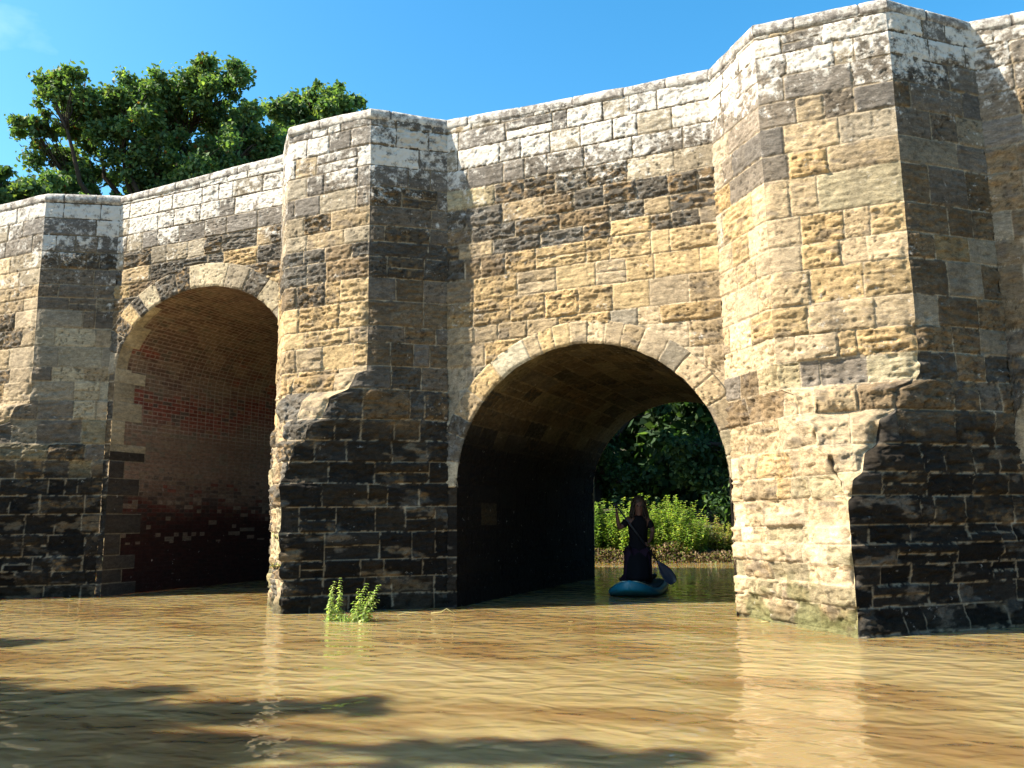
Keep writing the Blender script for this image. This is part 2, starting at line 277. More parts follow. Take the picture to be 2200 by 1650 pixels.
def corner_disp(X, Y, Z, amp, seed): return amp * (fbm(X * 2.2 + Y * 1.7, Z * 2.4, seed, 4) - .5) * 2
def top_z(s): return np.interp(s, [-16, -9.3, -4.2, -2, 1.5, 3.0, 5.3, 8, 14], [7.5, 7.52, 7.66, 7.64, 7.53, 7.49, 7.42, 7.3, 7.1])
COP = .17
def pier(a, b, c, d, pb, T, pT, zt0, zt1, courses, wF, wR, seed, res, stain_shade, ero, lk=1.0, zl=6.5, skipL=False):
    """cutwater pier: half-hexagonal above, a pointed tip below, joined by a weathered slope (plan changes with z)"""
    A = np.array((a, 0.)); B0 = np.array((b, pb)); C0 = np.array((c, pb)); D = np.array((d, 0.)); TT = np.array((T, pT))
    zs = np.arange(-.5, float(top_z((b + c) / 2)) - COP + .001, res * 1.0)
    def shape(z):
        cc_ = np.array(courses); ix = np.clip(np.searchsorted(cc_, z) - 1, 0, len(cc_) - 2); fr = (z - cc_[ix]) / (cc_[ix + 1] - cc_[ix])
        ze = cc_[ix] + (cc_[ix + 1] - cc_[ix]) * (.35 * fr + .65 * ss(.62, 1.0, fr))
        k = np.clip((zt1 - ze) / (zt1 - zt0), 0, 1); k = k ** .8
        k = k[..., None] if isinstance(k, np.ndarray) else k
        return B0 + (TT - B0) * k, C0 + (TT - C0) * k, k
    Bz, Cz, kz = shape(zs)
    acc = Acc()
    nl = int(np.linalg.norm(TT - A) / res); nf = int(np.linalg.norm(C0 - B0) / res); nr = int(np.linalg.norm(TT - D) / res)
    tl = np.linspace(0, 1, nl); tf = np.linspace(0, 1, nf); tr = np.linspace(0, 1, nr)
    def norm2(p, q):
        t = (q - p); t = t / np.maximum(np.linalg.norm(t, axis=-1, keepdims=True), 1e-6); return np.stack([t[..., 1] * -1, t[..., 0]], -1)   # outward in (s,p)
    nL = norm2(A, TT); nR = norm2(TT, D); nF = np.array((0., 1.))
    def miter(n1, n2):
        m = n1 + n2; m = m / np.linalg.norm(m); return m / max(.5, float(m @ n1))
    # normals at the b and c corners, sliding towards the common tip normal
    mB = miter(nL, nF)[None] * (1 - kz) + miter(nL, nR)[None] * kz; mC = miter(nR, nF)[None] * (1 - kz) + miter(nL, nR)[None] * kz
    slope = ((zs < zt1) & (zs > zt0)).astype(float)
    face = []
    Z = zs[:, None]
    # L
    if not skipL:
        P = A + (Bz[:, None] - A) * tl[None, :, None]; u = np.linalg.norm(P - A, axis=-1)
        le = np.linalg.norm(Bz - A, axis=-1)[:, None]; bl = ss(.10, 0, le - u)[..., None]
        face.append((P, u, nL * (1 - bl) + mB[:, None] * bl, wF, 'L', lambda z: (0, float(np.linalg.norm(shape(np.array([z]))[0] - A)), None, (98, seed)), None))
    P = Bz[:, None] + (Cz - Bz)[:, None] * tf[None, :, None]; u = P[..., 0].copy(); wd = (Cz - Bz)[:, 0][:, None]
    x0 = (P[..., 0] - Bz[:, None, 0]); bb = ss(.10, 0, x0)[..., None]; bc = ss(.10, 0, wd - x0)[..., None]
    tot = np.clip(bb + bc, 1e-6, 9); k2 = np.maximum(tot, 1)
    nn = nF * np.clip(1 - bb - bc, 0, 1) + (mB[:, None] * bb + mC[:, None] * bc) / k2
    face.append((P, u, nn, wF, 'F', lambda z: (float(shape(np.array([z]))[0][0, 0]), float(shape(np.array([z]))[1][0, 0]), (98, seed), (99, seed)), None))
    P = Cz[:, None] + (D - Cz)[:, None] * tr[None, :, None]; u = np.linalg.norm(P - D, axis=-1); le = np.linalg.norm(Cz - D, axis=-1)[:, None]
    bl = ss(.10, 0, le - u)[..., None]
    face.append((P, u, nR * (1 - bl) + mC[:, None] * bl, wR, 'R', lambda z: (0, float(np.linalg.norm(shape(np.array([z]))[1] - D)), None, (99, seed)), stain_shade))
    for P, u, nn, wt, nm, ext, stn in face:
        zz = np.broadcast_to(Z, u.shape)
        dsp, col, li, rg = stones(u.ravel(), zz.ravel().copy(), courses, ext, wt, seed + ord(nm), lich_top(zl, lk), stn)
        dsp = dsp.reshape(u.shape)
        er = corner_disp(P[..., 0], P[..., 1], zz, 1, seed + 3) * (.010 + ero * 1.9 * ss(zt1 + .5, zt1 - .3, zz)) * ss(0, .25, P[..., 1])
        ed = np.minimum(np.abs(u - np.max(u, 1, keepdims=True)), 9) if nm != 'F' else np.minimum(x0, wd - x0)
        shared = P[..., 0] * 5 + P[..., 1] * 3; ec = ss(.07, 0, ed); dsp = dsp * (1 - ec) + ec * (.008 + .03 * (fbm(zz * 5, shared * .5, seed + 31, 4) - .5))
        worn = -.07 * ss(.14, 0, ed) * (.12 + ss(.42, .7, fbm(zz * 5.1, shared, seed, 3)) * ss(5.2, 2.8, zz) * .9)
        wet = (ss(.30, .03, zz + .22 * (fbm(P[..., 0] * 4, zz * 3, seed, 3) - .5)) * (.75 if nm != 'R' else .1)).ravel()[:, None]; col = col * (1 - wet) + np.array((.045, .045, .022)) * wet
        ms = (ss(1.0, .2, zz) * ss(.5, .62, fbm(P[..., 0] * 2 + P[..., 1], zz * 3, seed + 7, 4)) * (.6 if nm != 'R' else 0)).ravel()[:, None]; col = col * (1 - ms) + np.array((.12, .125, .045)) * ms
        Q = P + nn * (dsp + er + worn)[..., None]
        acc.grid(Q[..., 0], -Q[..., 1], zz, col.reshape(*u.shape, 3), li.reshape(u.shape), rg.reshape(u.shape))
    return acc.build('cutwater_pier', M_ST, bridge)

stB = lambda u, z: ss(3.35, 2.3, z + .35 * (fbm(u * 2, z * .6, 5, 3) - .5)) * (.90 + .10 * ss(2.2, .2, z)) * (1 - .55 * ss(.60, .68, fbm(u * 2.5, z * 6, 8, 4)))  # R-face foot: black algae, deepened so the colour carries the shade too
stC = lambda u, z: ss(2.75, 2.0, z + .3 * (fbm(u * 2, z * .6, 6, 3) - .5)) * (.92 + .08 * ss(2.2, .2, z)) * (1 - .45 * ss(.60, .68, fbm(u * 3, z * 8, 9, 4)))
stA = lambda u, z: ss(2.6, 2.0, z) * (.92 + .08 * ss(2.2, .2, z)) * (1 - .45 * ss(.58, .66, fbm(u * 3, z * 8, 10, 4)))
RES = .0155
def W_AR(z, u=0):
    if 3.2 < z < 5.0 and u < .75: return {'W': 4, 'P': 2, 'R': 1}
    return ramp(z, [(2.2, {'D': 4, 'B': 2}), (2.7, {'M': 3, 'O': 2}), (3.4, {'M': 4, 'R': 2, 'W': 1}), (5.2, {'M': 2, 'R': 3, 'W': 1.5}), (5.7, {'D': 4, 'M': 3}), (6.5, {'L': 5, 'M': 3, 'D': 2})])
W_A = lambda z, u=0: ramp(z, [(2.8, {'T': 4, 'D': 2}), (3.5, {'G': 4, 'T': 4}), (4.4, {'B': 2, 'T': 4, 'P': 2, 'D': 2}), (5.0, {'D': 4, 'T': 2}), (5.4, {'P': 4, 'T': 2}), (6.2, {'R': 2, 'P': 3}), (6.6, PARA)])
pier(3.073, 3.80, 5.34, 6.322, .884, 4.50, 1.68, 1.35, 2.75, CC, W_C, W_CR, 100, RES, stC, .05, 1.0, 6.45)
pier(-4.279, -3.549, -1.992, -1.066, .79, -2.874, 1.56, 2.05, 3.35, CB, W_B, W_BR, 200, RES, stB, .055, 1.05, 6.35)
pier(-11.6, -10.87, -9.259, -8.145, .734, -10.1, 1.45, 2.3, 3.4, CB, W_A, W_AR, 300, RES * 1.25, stA, .05, 1.25, 6.35, True)

# ---- spandrel walls with round arches
ARCH = [dict(cx=1.07, a=1.98, b=1.98, zs=1.73, t=.335, s0=-1.066, s1=3.073), dict(cx=-6.05, a=1.95, b=1.42, zs=4.02, t=.43, s0=-8.145, s1=-4.279),
        dict(cx=8.62, a=2.0, b=1.95, zs=1.73, t=.36, s0=6.322, s1=10.9)]
def spandrel(A, courses, wt, seed, res, zl, lk):
    acc = Acc(); cx, a, b, zs, t, s0, s1 = (A[k] for k in ('cx', 'a', 'b', 'zs', 't', 's0', 's1'))
    n = int((s1 - s0) / res); s = np.linspace(s0, s1, n); q = np.clip(1 - ((s - cx) / (a + t)) ** 2, 0, 1); zlow = zs + (b + t) * np.sqrt(q) - .03
    zlow = np.where(q <= 0, -.5, zlow); tp = top_z(s) - COP
    nr = int((7.4 - 3.5) / res); w_ = np.linspace(0, 1, nr)[:, None]
    Z = zlow[None] * (1 - w_) + tp[None] * w_; S = np.broadcast_to(s[None], Z.shape)
    dsp, col, li, rg = stones(S.ravel(), Z.ravel(), courses, lambda z: (s0, s1, None, None), wt, seed, lich_top(zl, lk))
    acc.grid(S, -dsp.reshape(Z.shape) - corner_disp(S, 0 * S, Z, .01, seed), Z, col.reshape(*Z.shape, 3), li, rg)
    # jamb strips beside the opening, water to springing
    for j0, j1 in ((s0, cx - a), (cx + a, s1)):
        s = np.linspace(j0, j1, max(3, int((j1 - j0) / res))); z = np.arange(-.5, zs + .4 * b, res * 1.2)
        S, Z = np.meshgrid(s, z); dsp, col, li, rg = stones(S.ravel(), Z.ravel(), courses, lambda z: (j0, j1, None, None), W_BR, seed + 1, None, stB)
        m = None
        if j1 - j0 > .5: m = (Z[:-1, :-1] < zs)
        acc.grid(S, -dsp.reshape(Z.shape) * .6, Z, col.reshape(*Z.shape, 3), li, rg, mask=m)
    return acc.build('spandrel_wall', M_ST, bridge)
def ring(A, types, seed, res):
    """the face ring of cut voussoirs"""
    acc = Acc(); cx, a, b, zs, t = (A[k] for k in ('cx', 'a', 'b', 'zs', 't'))
    th = np.linspace(math.pi, 0, int(math.pi * (a + t) / res)); r = np.linspace(0, 1, int(t / res) + 2)
    TH_, R_ = np.meshgrid(th, r); L_ = (a + t / 2) * (math.pi - TH_); wsum = np.cumsum([0] + [w_ for _, w_ in types]); wsum = wsum / wsum[-1] * L_.max()
    u = L_ + .02 * (fbm(L_ * 3, R_ * 2, seed, 3) - .5); k = np.clip(np.searchsorted(wsum, u.ravel()) - 1, 0, len(types) - 1)
    rr = R_.ravel() * t; d = np.minimum(np.minimum(u.ravel() - wsum[k], wsum[k + 1] - u.ravel()), np.minimum(rr + .02, t - rr))
    typ = np.array([PK.index(x) for x, _ in types])[k]; sid = k + seed * 100
    dsp, col, li, rg = finish(L_.ravel() + 40, rr, d, sid, typ, seed, lambda u, z: 0 * u + .12, None, .009, .8)
    X = cx + (a + R_ * t) * np.cos(TH_); Z = zs + (b + R_ * t) * np.sin(TH_)
    dsp = dsp.reshape(X.shape)
    sh = -.02 * ss(.04, 0, R_ * t) * (.4 + 1.6 * fbm(L_ * 5, L_ * 0, seed, 3))
    wear = .022 * (fbm(L_ * 7, R_ * 0, seed + 4, 4) - .55)     # uneven intrados edge
    X2 = X + wear * np.cos(TH_) * (1 - R_); Z2 = Z + wear * np.sin(TH_) * (1 - R_)
    acc.grid(X2, -.012 - dsp - sh, Z2, col.reshape(*X.shape, 3), li, rg)
    return acc.build('arch_ring', M_ST, bridge)
spandrel(ARCH[0], CB, W_WALL, 410, RES, 6.35, 1.0)
spandrel(ARCH[1], CB, W_WALL1, 420, RES * 1.15, 6.4, 1.35)
spandrel(ARCH[2], CC, W_CR, 430, RES, 6.4, 1.0)
ring(ARCH[0], [('R', .5), ('D', .5), ('D', .35), ('T', .5), ('Y', .62), ('W', .72), ('T', .28), ('Y', .28), ('Y', .32), ('T', .34), ('P', .32), ('P', .33), ('T', .36), ('P', .45), ('R', .4), ('P', .5), ('T', .4), ('T', .5), ('O', .45), ('O', .4)], 510, RES)
ring(ARCH[1], [('R', .5), ('D', .4), ('D', .3), ('Y', .28), ('D', .22), ('W', .34), ('D', .42), ('D', .28), ('W', .75), ('R', .42), ('D', .4), ('W', .5), ('R', .6), ('D', .5)], 520, RES * 1.1)
ring(ARCH[2], [('T', .5)] * 12, 530, .03)

# ---- barrel vaults, jamb-vault-jamb as one sheet, 6.6 m through the bridge
DEPTH = 6.6
def vault(A, fn, seed, res, resy, part=(0, 1), flat=False):
    cx, a, b, zs = (A[k] for k in ('cx', 'a', 'b', 'zs'))
    pts = [(cx - a, z) for z in np.arange(-.5, zs, .05)] + [(cx + a * math.cos(t), zs + b * math.sin(t)) for t in np.linspace(math.pi, 0, 160)] + [(cx + a, z) for z in np.arange(zs - .05, -.5, -.05)]
    pts = np.array(pts); sl_ = np.concatenate([[0], np.cumsum(np.linalg.norm(np.diff(pts, axis=0), axis=1))])
    q = np.arange(0, sl_[-1], res); X = np.interp(q, sl_, pts[:, 0]); Z = np.interp(q, sl_, pts[:, 1])
    tx = np.gradient(X); tz = np.gradient(Z); l = np.hypot(tx, tz); nx, nz = tz / l, -tx / l     # towards the opening
    y = np.arange(-.004, DEPTH, resy)
    QQ, YY = np.meshgrid(q - .5, y); dsp, col, li, rg = fn(QQ.ravel(), YY.ravel(), np.broadcast_to(Z[None], QQ.shape).ravel(), seed)
    dsp = (dsp.reshape(QQ.shape) - .012) * ss(-.01, .05, YY)
    acc = Acc(); acc.grid(X[None] + nx[None] * dsp, YY + 0 * X[None], Z[None] + nz[None] * dsp, col.reshape(*QQ.shape, 3), li, rg)
    return acc.build('barrel_vault', M_ST, bridge)
def v_stone(q, y, z, seed):
    cs = list(CB[:8]); cs = cs + [cs[-1] + .3 * i for i in range(1, 30)]
    wt = lambda zc, u=0: {'D': 4, 'O': 2, 'B': 3, 'M': 1} if zc < 9 else {'D': 3, 'K': 3}
    dsp, col, li, rg = stones(y, q, cs, lambda z: (0, 6.6, None, None), wt, seed, None, None, mort=.012, wmin=.5, wmax=1.1, disp_mul=.6,
        fixed=[(.85, 1.45, 1.17, 1.52, 'G')])
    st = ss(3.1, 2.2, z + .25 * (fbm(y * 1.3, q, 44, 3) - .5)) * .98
    lim = ss(.50, .62, fbm(q * 1.6, y * .9, seed + 3, 4))
    st2 = ss(.46, .60, fbm(q * 1.3 + 4, y * 1.3, seed + 9, 4)) * .6
    col = col * (1 - .35 * st2[:, None]) ; col = col * (1 - lim[:, None] * .35) + np.array((.30, .24, .15)) * lim[:, None] * .35
    tgt = (y > .85) & (y < 1.45) & (q > 1.17) & (q < 1.52)
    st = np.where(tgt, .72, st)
    col = col * np.array((.42, .42, .38))  # vault darkened throughout: under-arch shade put into the stone colour
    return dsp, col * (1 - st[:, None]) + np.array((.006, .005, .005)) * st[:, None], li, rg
def v_plain(q, y, z, seed):
    return stones(y, q, [-1 + .3 * i for i in range(40)], lambda z: (0, 6.6, None, None), lambda z, u=0: {'D': 3, 'B': 2}, seed, None, lambda u, z_: ss(3.6, 2.4, z_))
def v_brick(q, y, z, seed):
    bh, bl = .078, .235
    row = np.floor(q / bh + .12 * (fbm(y * .8, q * .5, seed, 2) - .5)); off = np.where(row % 2 == 0, 0, bl / 2)
    yy = y + off; kx = np.floor(yy / bl); fx = yy - kx * bl; fz = q - row * bh
    head = (row % 2 == 1); hb = np.where(head, bl / 2, bl); kx = np.floor(yy / hb); fx = yy - kx * hb
    d = np.minimum(np.minimum(fx, hb - fx), np.minimum(fz, bh - fz) * 1.0)
    h = hsh(row, kx, seed); h2 = hsh(kx, row, seed + 1)
    red = np.array((.20, .060, .042)); col = red * (.7 + .5 * h)[:, None]
    col = np.where((h2 > .86)[:, None], np.array((.10, .07, .055)), col); col = np.where((h2 < .07)[:, None], np.array((.22, .11, .06)), col)
    n1 = fbm(q * .9, y * .8, seed + 2, 4); n2 = fbm(q * 3.5, y * 1.6, seed + 3, 4)
    # zones up the wall: dark foot deepened with painted arch shade, lime-skinned bricks, bare red band, mottled vault
    lime = np.array((.20, .165, .115)) * (.75 + .5 * n2)[:, None]
    zl = ss(3.55, 3.0, z + .8 * (n1 - .5)) * ss(1.5, 1.75, z + .5 * (n2 - .5)) * .66
    patch = (hsh(row, kx, seed + 8) > .86) & (z > .9) & (z < 1.9)
    zl = np.maximum(zl * (1 - .85 * ((h2 > .8) & (z < 2.2))), patch * .8)
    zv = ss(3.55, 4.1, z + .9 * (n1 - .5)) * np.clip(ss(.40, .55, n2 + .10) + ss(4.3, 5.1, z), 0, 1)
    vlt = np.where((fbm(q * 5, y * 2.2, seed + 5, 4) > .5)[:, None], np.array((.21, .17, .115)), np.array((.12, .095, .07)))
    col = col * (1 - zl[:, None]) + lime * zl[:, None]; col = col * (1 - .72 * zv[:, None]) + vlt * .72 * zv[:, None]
    mf = 1 - ss(.004, .011, d); mc = np.array((.36, .30, .235)) * (.5 + .5 * ss(2.8, 3.2, z))[:, None]; col = col * (1 - mf[:, None] * .75) + mc * mf[:, None] * .75
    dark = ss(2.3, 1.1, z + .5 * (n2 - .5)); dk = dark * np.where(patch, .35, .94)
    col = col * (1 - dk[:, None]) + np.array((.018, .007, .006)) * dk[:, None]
    dsp = ss(0, .01, d) * .006 + .012 * (n2 - .5)
    # pale replacement quoins toothed into the brick near the face
    left = q < 8; cidx = np.clip(np.searchsorted(CB, z) - 1, 0, len(CB) - 2); cb = np.array(CB)
    ln = np.array([[.22, .62][i % 2] + .25 * hsh(i, 3, 5) for i in range(len(CB))])[cidx]; ln = np.where(z > 4.1, .12 + ln * .35, ln)
    qn = left & (y < ln) & (z < 5.2)
    zc = z; dd = np.minimum(np.minimum(ln - y, 9), np.minimum(zc - cb[cidx], cb[cidx + 1] - zc))
    hq = hsh(cidx, 5, 9); qc = np.where((z < 2.6)[:, None], np.array((.05, .042, .035)), np.array((.40, .34, .23))) * (.75 + .4 * hq)[:, None]
    mq = (1 - ss(.004, .012, dd)) * .5; qc = qc * (.65 + .7 * fbm(y * 3, z * 7, 77, 5))[:, None]; qc = qc * (1 - mq[:, None]) + np.array((.3, .25, .17)) * mq[:, None]
    col = np.where(qn[:, None], qc, col); dsp = np.where(qn, .012 * ss(0, .015, dd) + .02 * (fbm(y * 5, z * 16, 78, 4) - .5) + .01 * (hq - .5), dsp)
    return dsp, col, 0 * q, .35 + 0 * q
vault(ARCH[0], v_stone, 610, .02, .02); vault(ARCH[1], v_brick, 620, .0125, .018); vault(ARCH[2], v_plain, 630, .05, .05)

# ---- coping: rounded stones following the parapet line, refuges included
def coping(poly, seed, res=.02):
    P = np.array(poly); seg = np.linalg.norm(np.diff(P, axis=0), axis=1); acc = Acc(); L0 = 0
    prof = [(-.01, -.03), (.022, 0), (.030, .03), (.030, .075), (.022, .115), (.0, .145), (-.035, .165), (-.10, .175), (-.22, .172), (-.33, .165), (-.40, .14), (-.42, .09), (-.42, -.25)]
    pr = np.array(prof); pl = np.concatenate([[0], np.cumsum(np.linalg.norm(np.diff(pr, axis=0), axis=1))]); pq = np.arange(0, pl[-1], res)
    po = np.interp(pq, pl, pr[:, 0]); pz = np.interp(pq, pl, pr[:, 1])
    N = [np.array((-(P[i + 1] - P[i])[1], (P[i + 1] - P[i])[0])) / seg[i] for i in range(len(seg))]
    M = []
    for i in range(len(P)):
        a = N[max(i - 1, 0)]; b = N[min(i, len(N) - 1)]; m = a + b; m /= np.linalg.norm(m); M.append(m / float(m @ a))
    for i in range(len(seg)):
        n = max(2, int(seg[i] / res)); t = np.linspace(0, 1, n); base = P[i] + (P[i + 1] - P[i]) * t[:, None]
        mi = M[i] + (M[i + 1] - M[i]) * t[:, None]
        S = L0 + t * seg[i]
        r = random.Random(seed + i); js = [];x = r.uniform(.3, .8)
        while x < seg[i] - .25: js.append(x); x += r.uniform(.5, .95)
        js = np.array([-9] + js + [99.]); uu = t * seg[i]; k = np.searchsorted(js, uu) - 1; dj = np.minimum(uu - js[k], js[k + 1] - uu)
        h = hsh(k, i, seed)
        off = po[:, None] + ss(0, .02, dj)[None] * .014 - .014 + .012 * (fbm(S[None] * 4, pq[:, None] * 5, seed, 3) - .5) * 2 + (h[None] - .5) * .012
        Q = base[None] + mi[None] * off[..., None]
        Z = (top_z(base[:, 0]) - COP)[None] + pz[:, None] * (1 + .25 * (fbm(S[None] * .9, S[None] * 0, seed + 3, 3) - .5)) - (1 - ss(0, .02, dj))[None] * .012
        jf = (1 - ss(.003, .014, dj))[None, :, None]
        c = np.array((.24, .215, .19)) * (.75 + .45 * h)[None, :, None] + 0 * off[..., None]; c = c * (1 - jf * .6)
        li = (.50 + .55 * fbm(S[None] * 2, pq[:, None] * 3, seed + 8, 3)) * (1 - jf[..., 0]) + 0 * off
        acc.grid(Q[..., 0], -Q[..., 1], Z, c, li, .7 + 0 * off, flip=True); L0 += seg[i]
    return acc.build('coping', M_ST, bridge)
coping([(-16, 0), (-11.6, 0), (-10.87, .734), (-9.259, .734), (-8.145, 0), (-4.279, 0), (-3.549, .79), (-1.992, .79), (-1.066, 0), (3.073, 0), (3.80, .884), (5.34, .884), (6.322, 0), (11.5, 0), (14, 0)], 700)

# ---- plain ends, core, deck, back wall
acc = Acc()
def plainwall(x0, x1, seed):
    s = np.arange(x0, x1 + .03, .03); z = np.arange(-.5, 7.3, .03); S, Z = np.meshgrid(s, z); Z = Z * ((top_z(S) - COP + .5) / 7.77) ** 0
    dsp, col, li, rg = stones(S.ravel(), Z.ravel(), CB, lambda z: (x0, x1, None, None), W_B, seed, lich_top(6.4, 1.0))
    acc.grid(S, -dsp.reshape(S.shape), Z, col.reshape(*S.shape, 3), li, rg)
plainwall(-16, -11.6, 800); acc.build('abutment_wall', M_ST, bridge)
acc = Acc(); plainwall(10.9, 14, 810); acc.build('abutment_wall', M_ST, bridge)
bm = bmesh.new()
def slab(x0, x1, y0, y1, z0, z1):
    vs = [bm.verts.new(p) for p in ((x0, y0, z0), (x1, y0, z0), (x1, y1, z0), (x0, y1, z0), (x0, y0, z1), (x1, y0, z1), (x1, y1, z1), (x0, y1, z1))]
    for f in ((0, 3, 2, 1), (4, 5, 6, 7), (0, 1, 5, 4), (1, 2, 6, 5), (2, 3, 7, 6), (3, 0, 4, 7)): bm.faces.new([vs[i] for i in f])
slab(-16, 14, .42, 6.2, 6.0, 6.4)
for pl in ([(-4.2, 0), (-3.5, .7), (-2.03, .7), (-1.15, 0)], [(3.15, 0), (3.85, .8), (5.3, .8), (6.25, 0)], [(-11.5, 0), (-10.8, .66), (-9.3, .66), (-8.25, 0)]):
    a = [bm.verts.new((x, -y if y else .41, 6.38)) for x, y in pl]; bm.faces.new(a)
bmobj('road_deck', bm, simple('asphalt', (.06, .058, .055), .95, .1, (.04, .04, .04), .01, 40), bridge, False)
acc = Acc()
s = np.arange(-16, 14.01, .04)
for A in ARCH: pass
zl = np.full_like(s, -.5)
for A in ARCH:
    q = 1 - ((s - A['cx']) / A['a']) ** 2; zl = np.where(q > 0, A['zs'] + A['b'] * np.sqrt(np.clip(q, 0, 1)), zl)
w_ = np.linspace(0, 1, 150)[:, None]; Z = zl[None] * (1 - w_) + 7.3 * w_; S = np.broadcast_to(s[None], Z.shape)
dsp, col, li, rg = stones(S.ravel(), Z.ravel(), CB, lambda z: (-16, 14, None, None), W_B, 850, lich_top(6.3))
Yb = DEPTH + dsp.reshape(Z.shape)
for A in ARCH: pass
acc.grid(S, Yb, Z, col.reshape(*Z.shape, 3), li, rg, flip=True)
# inner faces of both parapets
for yy in (.42, 6.2):
    a_, b_ = np.meshgrid(s[::8], np.array([6.3, 7.35])); acc.grid(a_, 0 * a_ + yy, b_, np.full((*a_.shape, 3), .25))
a_, b_ = np.meshgrid(s[::8], np.array([6.2, DEPTH])); acc.grid(a_, b_, 0 * a_ + 7.33, np.full((*a_.shape, 3), .28))
acc.build('rear_wall', M_ST, bridge)

# ------------------------------------------------------------------ water and land
def water_mat():
    m, N, L, B = mat('river_water'); B.subsurface_method = 'RANDOM_WALK'     # silt-laden water: light spreads inside it
    B.inputs['Subsurface Weight'].default_value = 1.0; B.inputs['Subsurface Radius'].default_value = (1.0, .42, .12); B.inputs['Subsurface Scale'].default_value = .5
    B.inputs['IOR'].default_value = 1.333; B.inputs['Roughness'].default_value = .03; tc = N.new('ShaderNodeTexCoord')
    # silt clouds: brown where the water runs clear and deep, pale where it carries silt
    mp = N.new('ShaderNodeMapping'); mp.inputs['Rotation'].default_value = (0, 0, math.radians(-20)); mp.inputs['Scale'].default_value = (.30, .62, 1); mp.inputs['Location'].default_value = SILT; L.new(tc.outputs['Object'], mp.inputs[0])
    n = nd(N, 'ShaderNodeTexNoise', Scale=1.0, Detail=5, Roughness=.5, Distortion=.8); L.new(mp.outputs[0], n.inputs[0])
    cr = N.new('ShaderNodeValToRGB'); e = cr.color_ramp; e.elements[0].position = .36; e.elements[0].color = (.165, .105, .042, 1); e.elements[1].position = .50; e.elements[1].color = (.240, .180, .080, 1)
    x = e.elements.new(.62); x.color = (.265, .205, .098, 1)
    L.new(n.outputs[0], cr.inputs[0]); L.new(cr.outputs[0], B.inputs['Base Color'])
    mr = N.new('ShaderNodeMapping'); mr.inputs['Rotation'].default_value = (0, 0, -TH); mr.inputs['Scale'].default_value = (1.0, 1.45, 1); L.new(tc.outputs['Object'], mr.inputs[0])
    a = nd(N, 'ShaderNodeTexNoise', Scale=3.4, Detail=1, Roughness=.35, Distortion=.5); L.new(mr.outputs[0], a.inputs[0])
    b = nd(N, 'ShaderNodeTexNoise', Scale=10.0, Detail=1, Roughness=.4, Distortion=.4); L.new(mr.outputs[0], b.inputs[0])
    c = nd(N, 'ShaderNodeTexNoise', Scale=.6, Detail=2); L.new(tc.outputs['Object'], c.inputs[0])
    cm = nd(N, 'ShaderNodeMapRange'); cm.inputs[1].default_value = .35; cm.inputs[2].default_value = .65; cm.inputs[3].default_value = .05; cm.inputs[4].default_value = .2; L.new(c.outputs[0], cm.inputs[0])
    k = nd(N, 'ShaderNodeMath', operation='MULTIPLY_ADD'); L.new(b.outputs[0], k.inputs[0]); L.new(cm.outputs[0], k.inputs[1]); L.new(a.outputs[0], k.inputs[2])
    bp = nd(N, 'ShaderNodeBump', Strength=1.0, Distance=.030); L.new(k.outputs[0], bp.inputs['Height'])
    L.new(bp.outputs[0], B.inputs['Normal'])
    return m
SILT = (.9, 2.3, 0)
bm = bmesh.new(); bmesh.ops.create_cube(bm, size=1.0)
for v in bm.verts: v.co = Vector((v.co.x * 120, v.co.y * 130 - 25, 0 if v.co.z > 0 else -4))
tag(bmobj('river_water', bm, water_mat(), None, False), 'muddy brown rippled river water under the bridge', None, None, 'structure')
ax = np.concatenate([np.arange(-400, -30, 20), np.arange(-30, 30, .5), np.arange(30, 401, 20)]); ay = np.concatenate([np.arange(-400, -40, 20), np.arange(-40, 45, .5), np.arange(45, 401, 20)])
X, Y = np.meshgrid(ax, ay)
wig = 1.2 * (fbm(X * .25, Y * .25, 31, 3) - .5)
yb = 13.9 + .27 * (X + 1.2) + .35 * np.sin(X * 1.3); yb = np.clip(yb, 12.0, 18)
dist = np.maximum(Y - yb, np.maximum(-15 - X + 0 * Y, X - 13.5)); dist = np.where(Y > 7, np.maximum(dist, -13 - X), dist) + wig * .5
Zt = np.where(dist > 0, 9 * ss(22, 40, Y) + .12 + 1.6 * (1 - np.exp(-dist / 3.2)) + .5 * (fbm(X * .5, Y * .5, 33, 4) - .5) * np.clip(dist, 0, 1), -.9 + 0 * dist)
Zt = np.where((dist <= 0) & (dist > -.5), .12 + 2.04 * dist, Zt)
app = ss(1.5, 7, np.minimum(dist, 99)) * ss(9, 3, np.abs(Y - 3.3)) * (np.abs(X) > 12); Zt = Zt * (1 - app) + 6.3 * app
def ground_mat():
    m, N, L, B = mat('river_bank_earth'); B.inputs['Roughness'].default_value = .95
    tc = N.new('ShaderNodeTexCoord'); n = nd(N, 'ShaderNodeTexNoise', Scale=2.2, Detail=8, Roughness=.7); L.new(tc.outputs['Object'], n.inputs[0])
    cr = N.new('ShaderNodeValToRGB'); e = cr.color_ramp; e.elements[0].position = .35; e.elements[0].color = (.045, .030, .018, 1); e.elements[1].position = .62; e.elements[1].color = (.045, .060, .022, 1)
    L.new(n.outputs[0], cr.inputs[0]); L.new(cr.outputs[0], B.inputs['Base Color'])
    b = nd(N, 'ShaderNodeBump', Strength=.9, Distance=.08); L.new(n.outputs[0], b.inputs['Height']); L.new(b.outputs[0], B.inputs['Normal']); return m
acc = Acc(); acc.grid(X, Y, Zt); tag(acc.build('ground', ground_mat()), 'dark earthy river bank', None, None, 'structure')

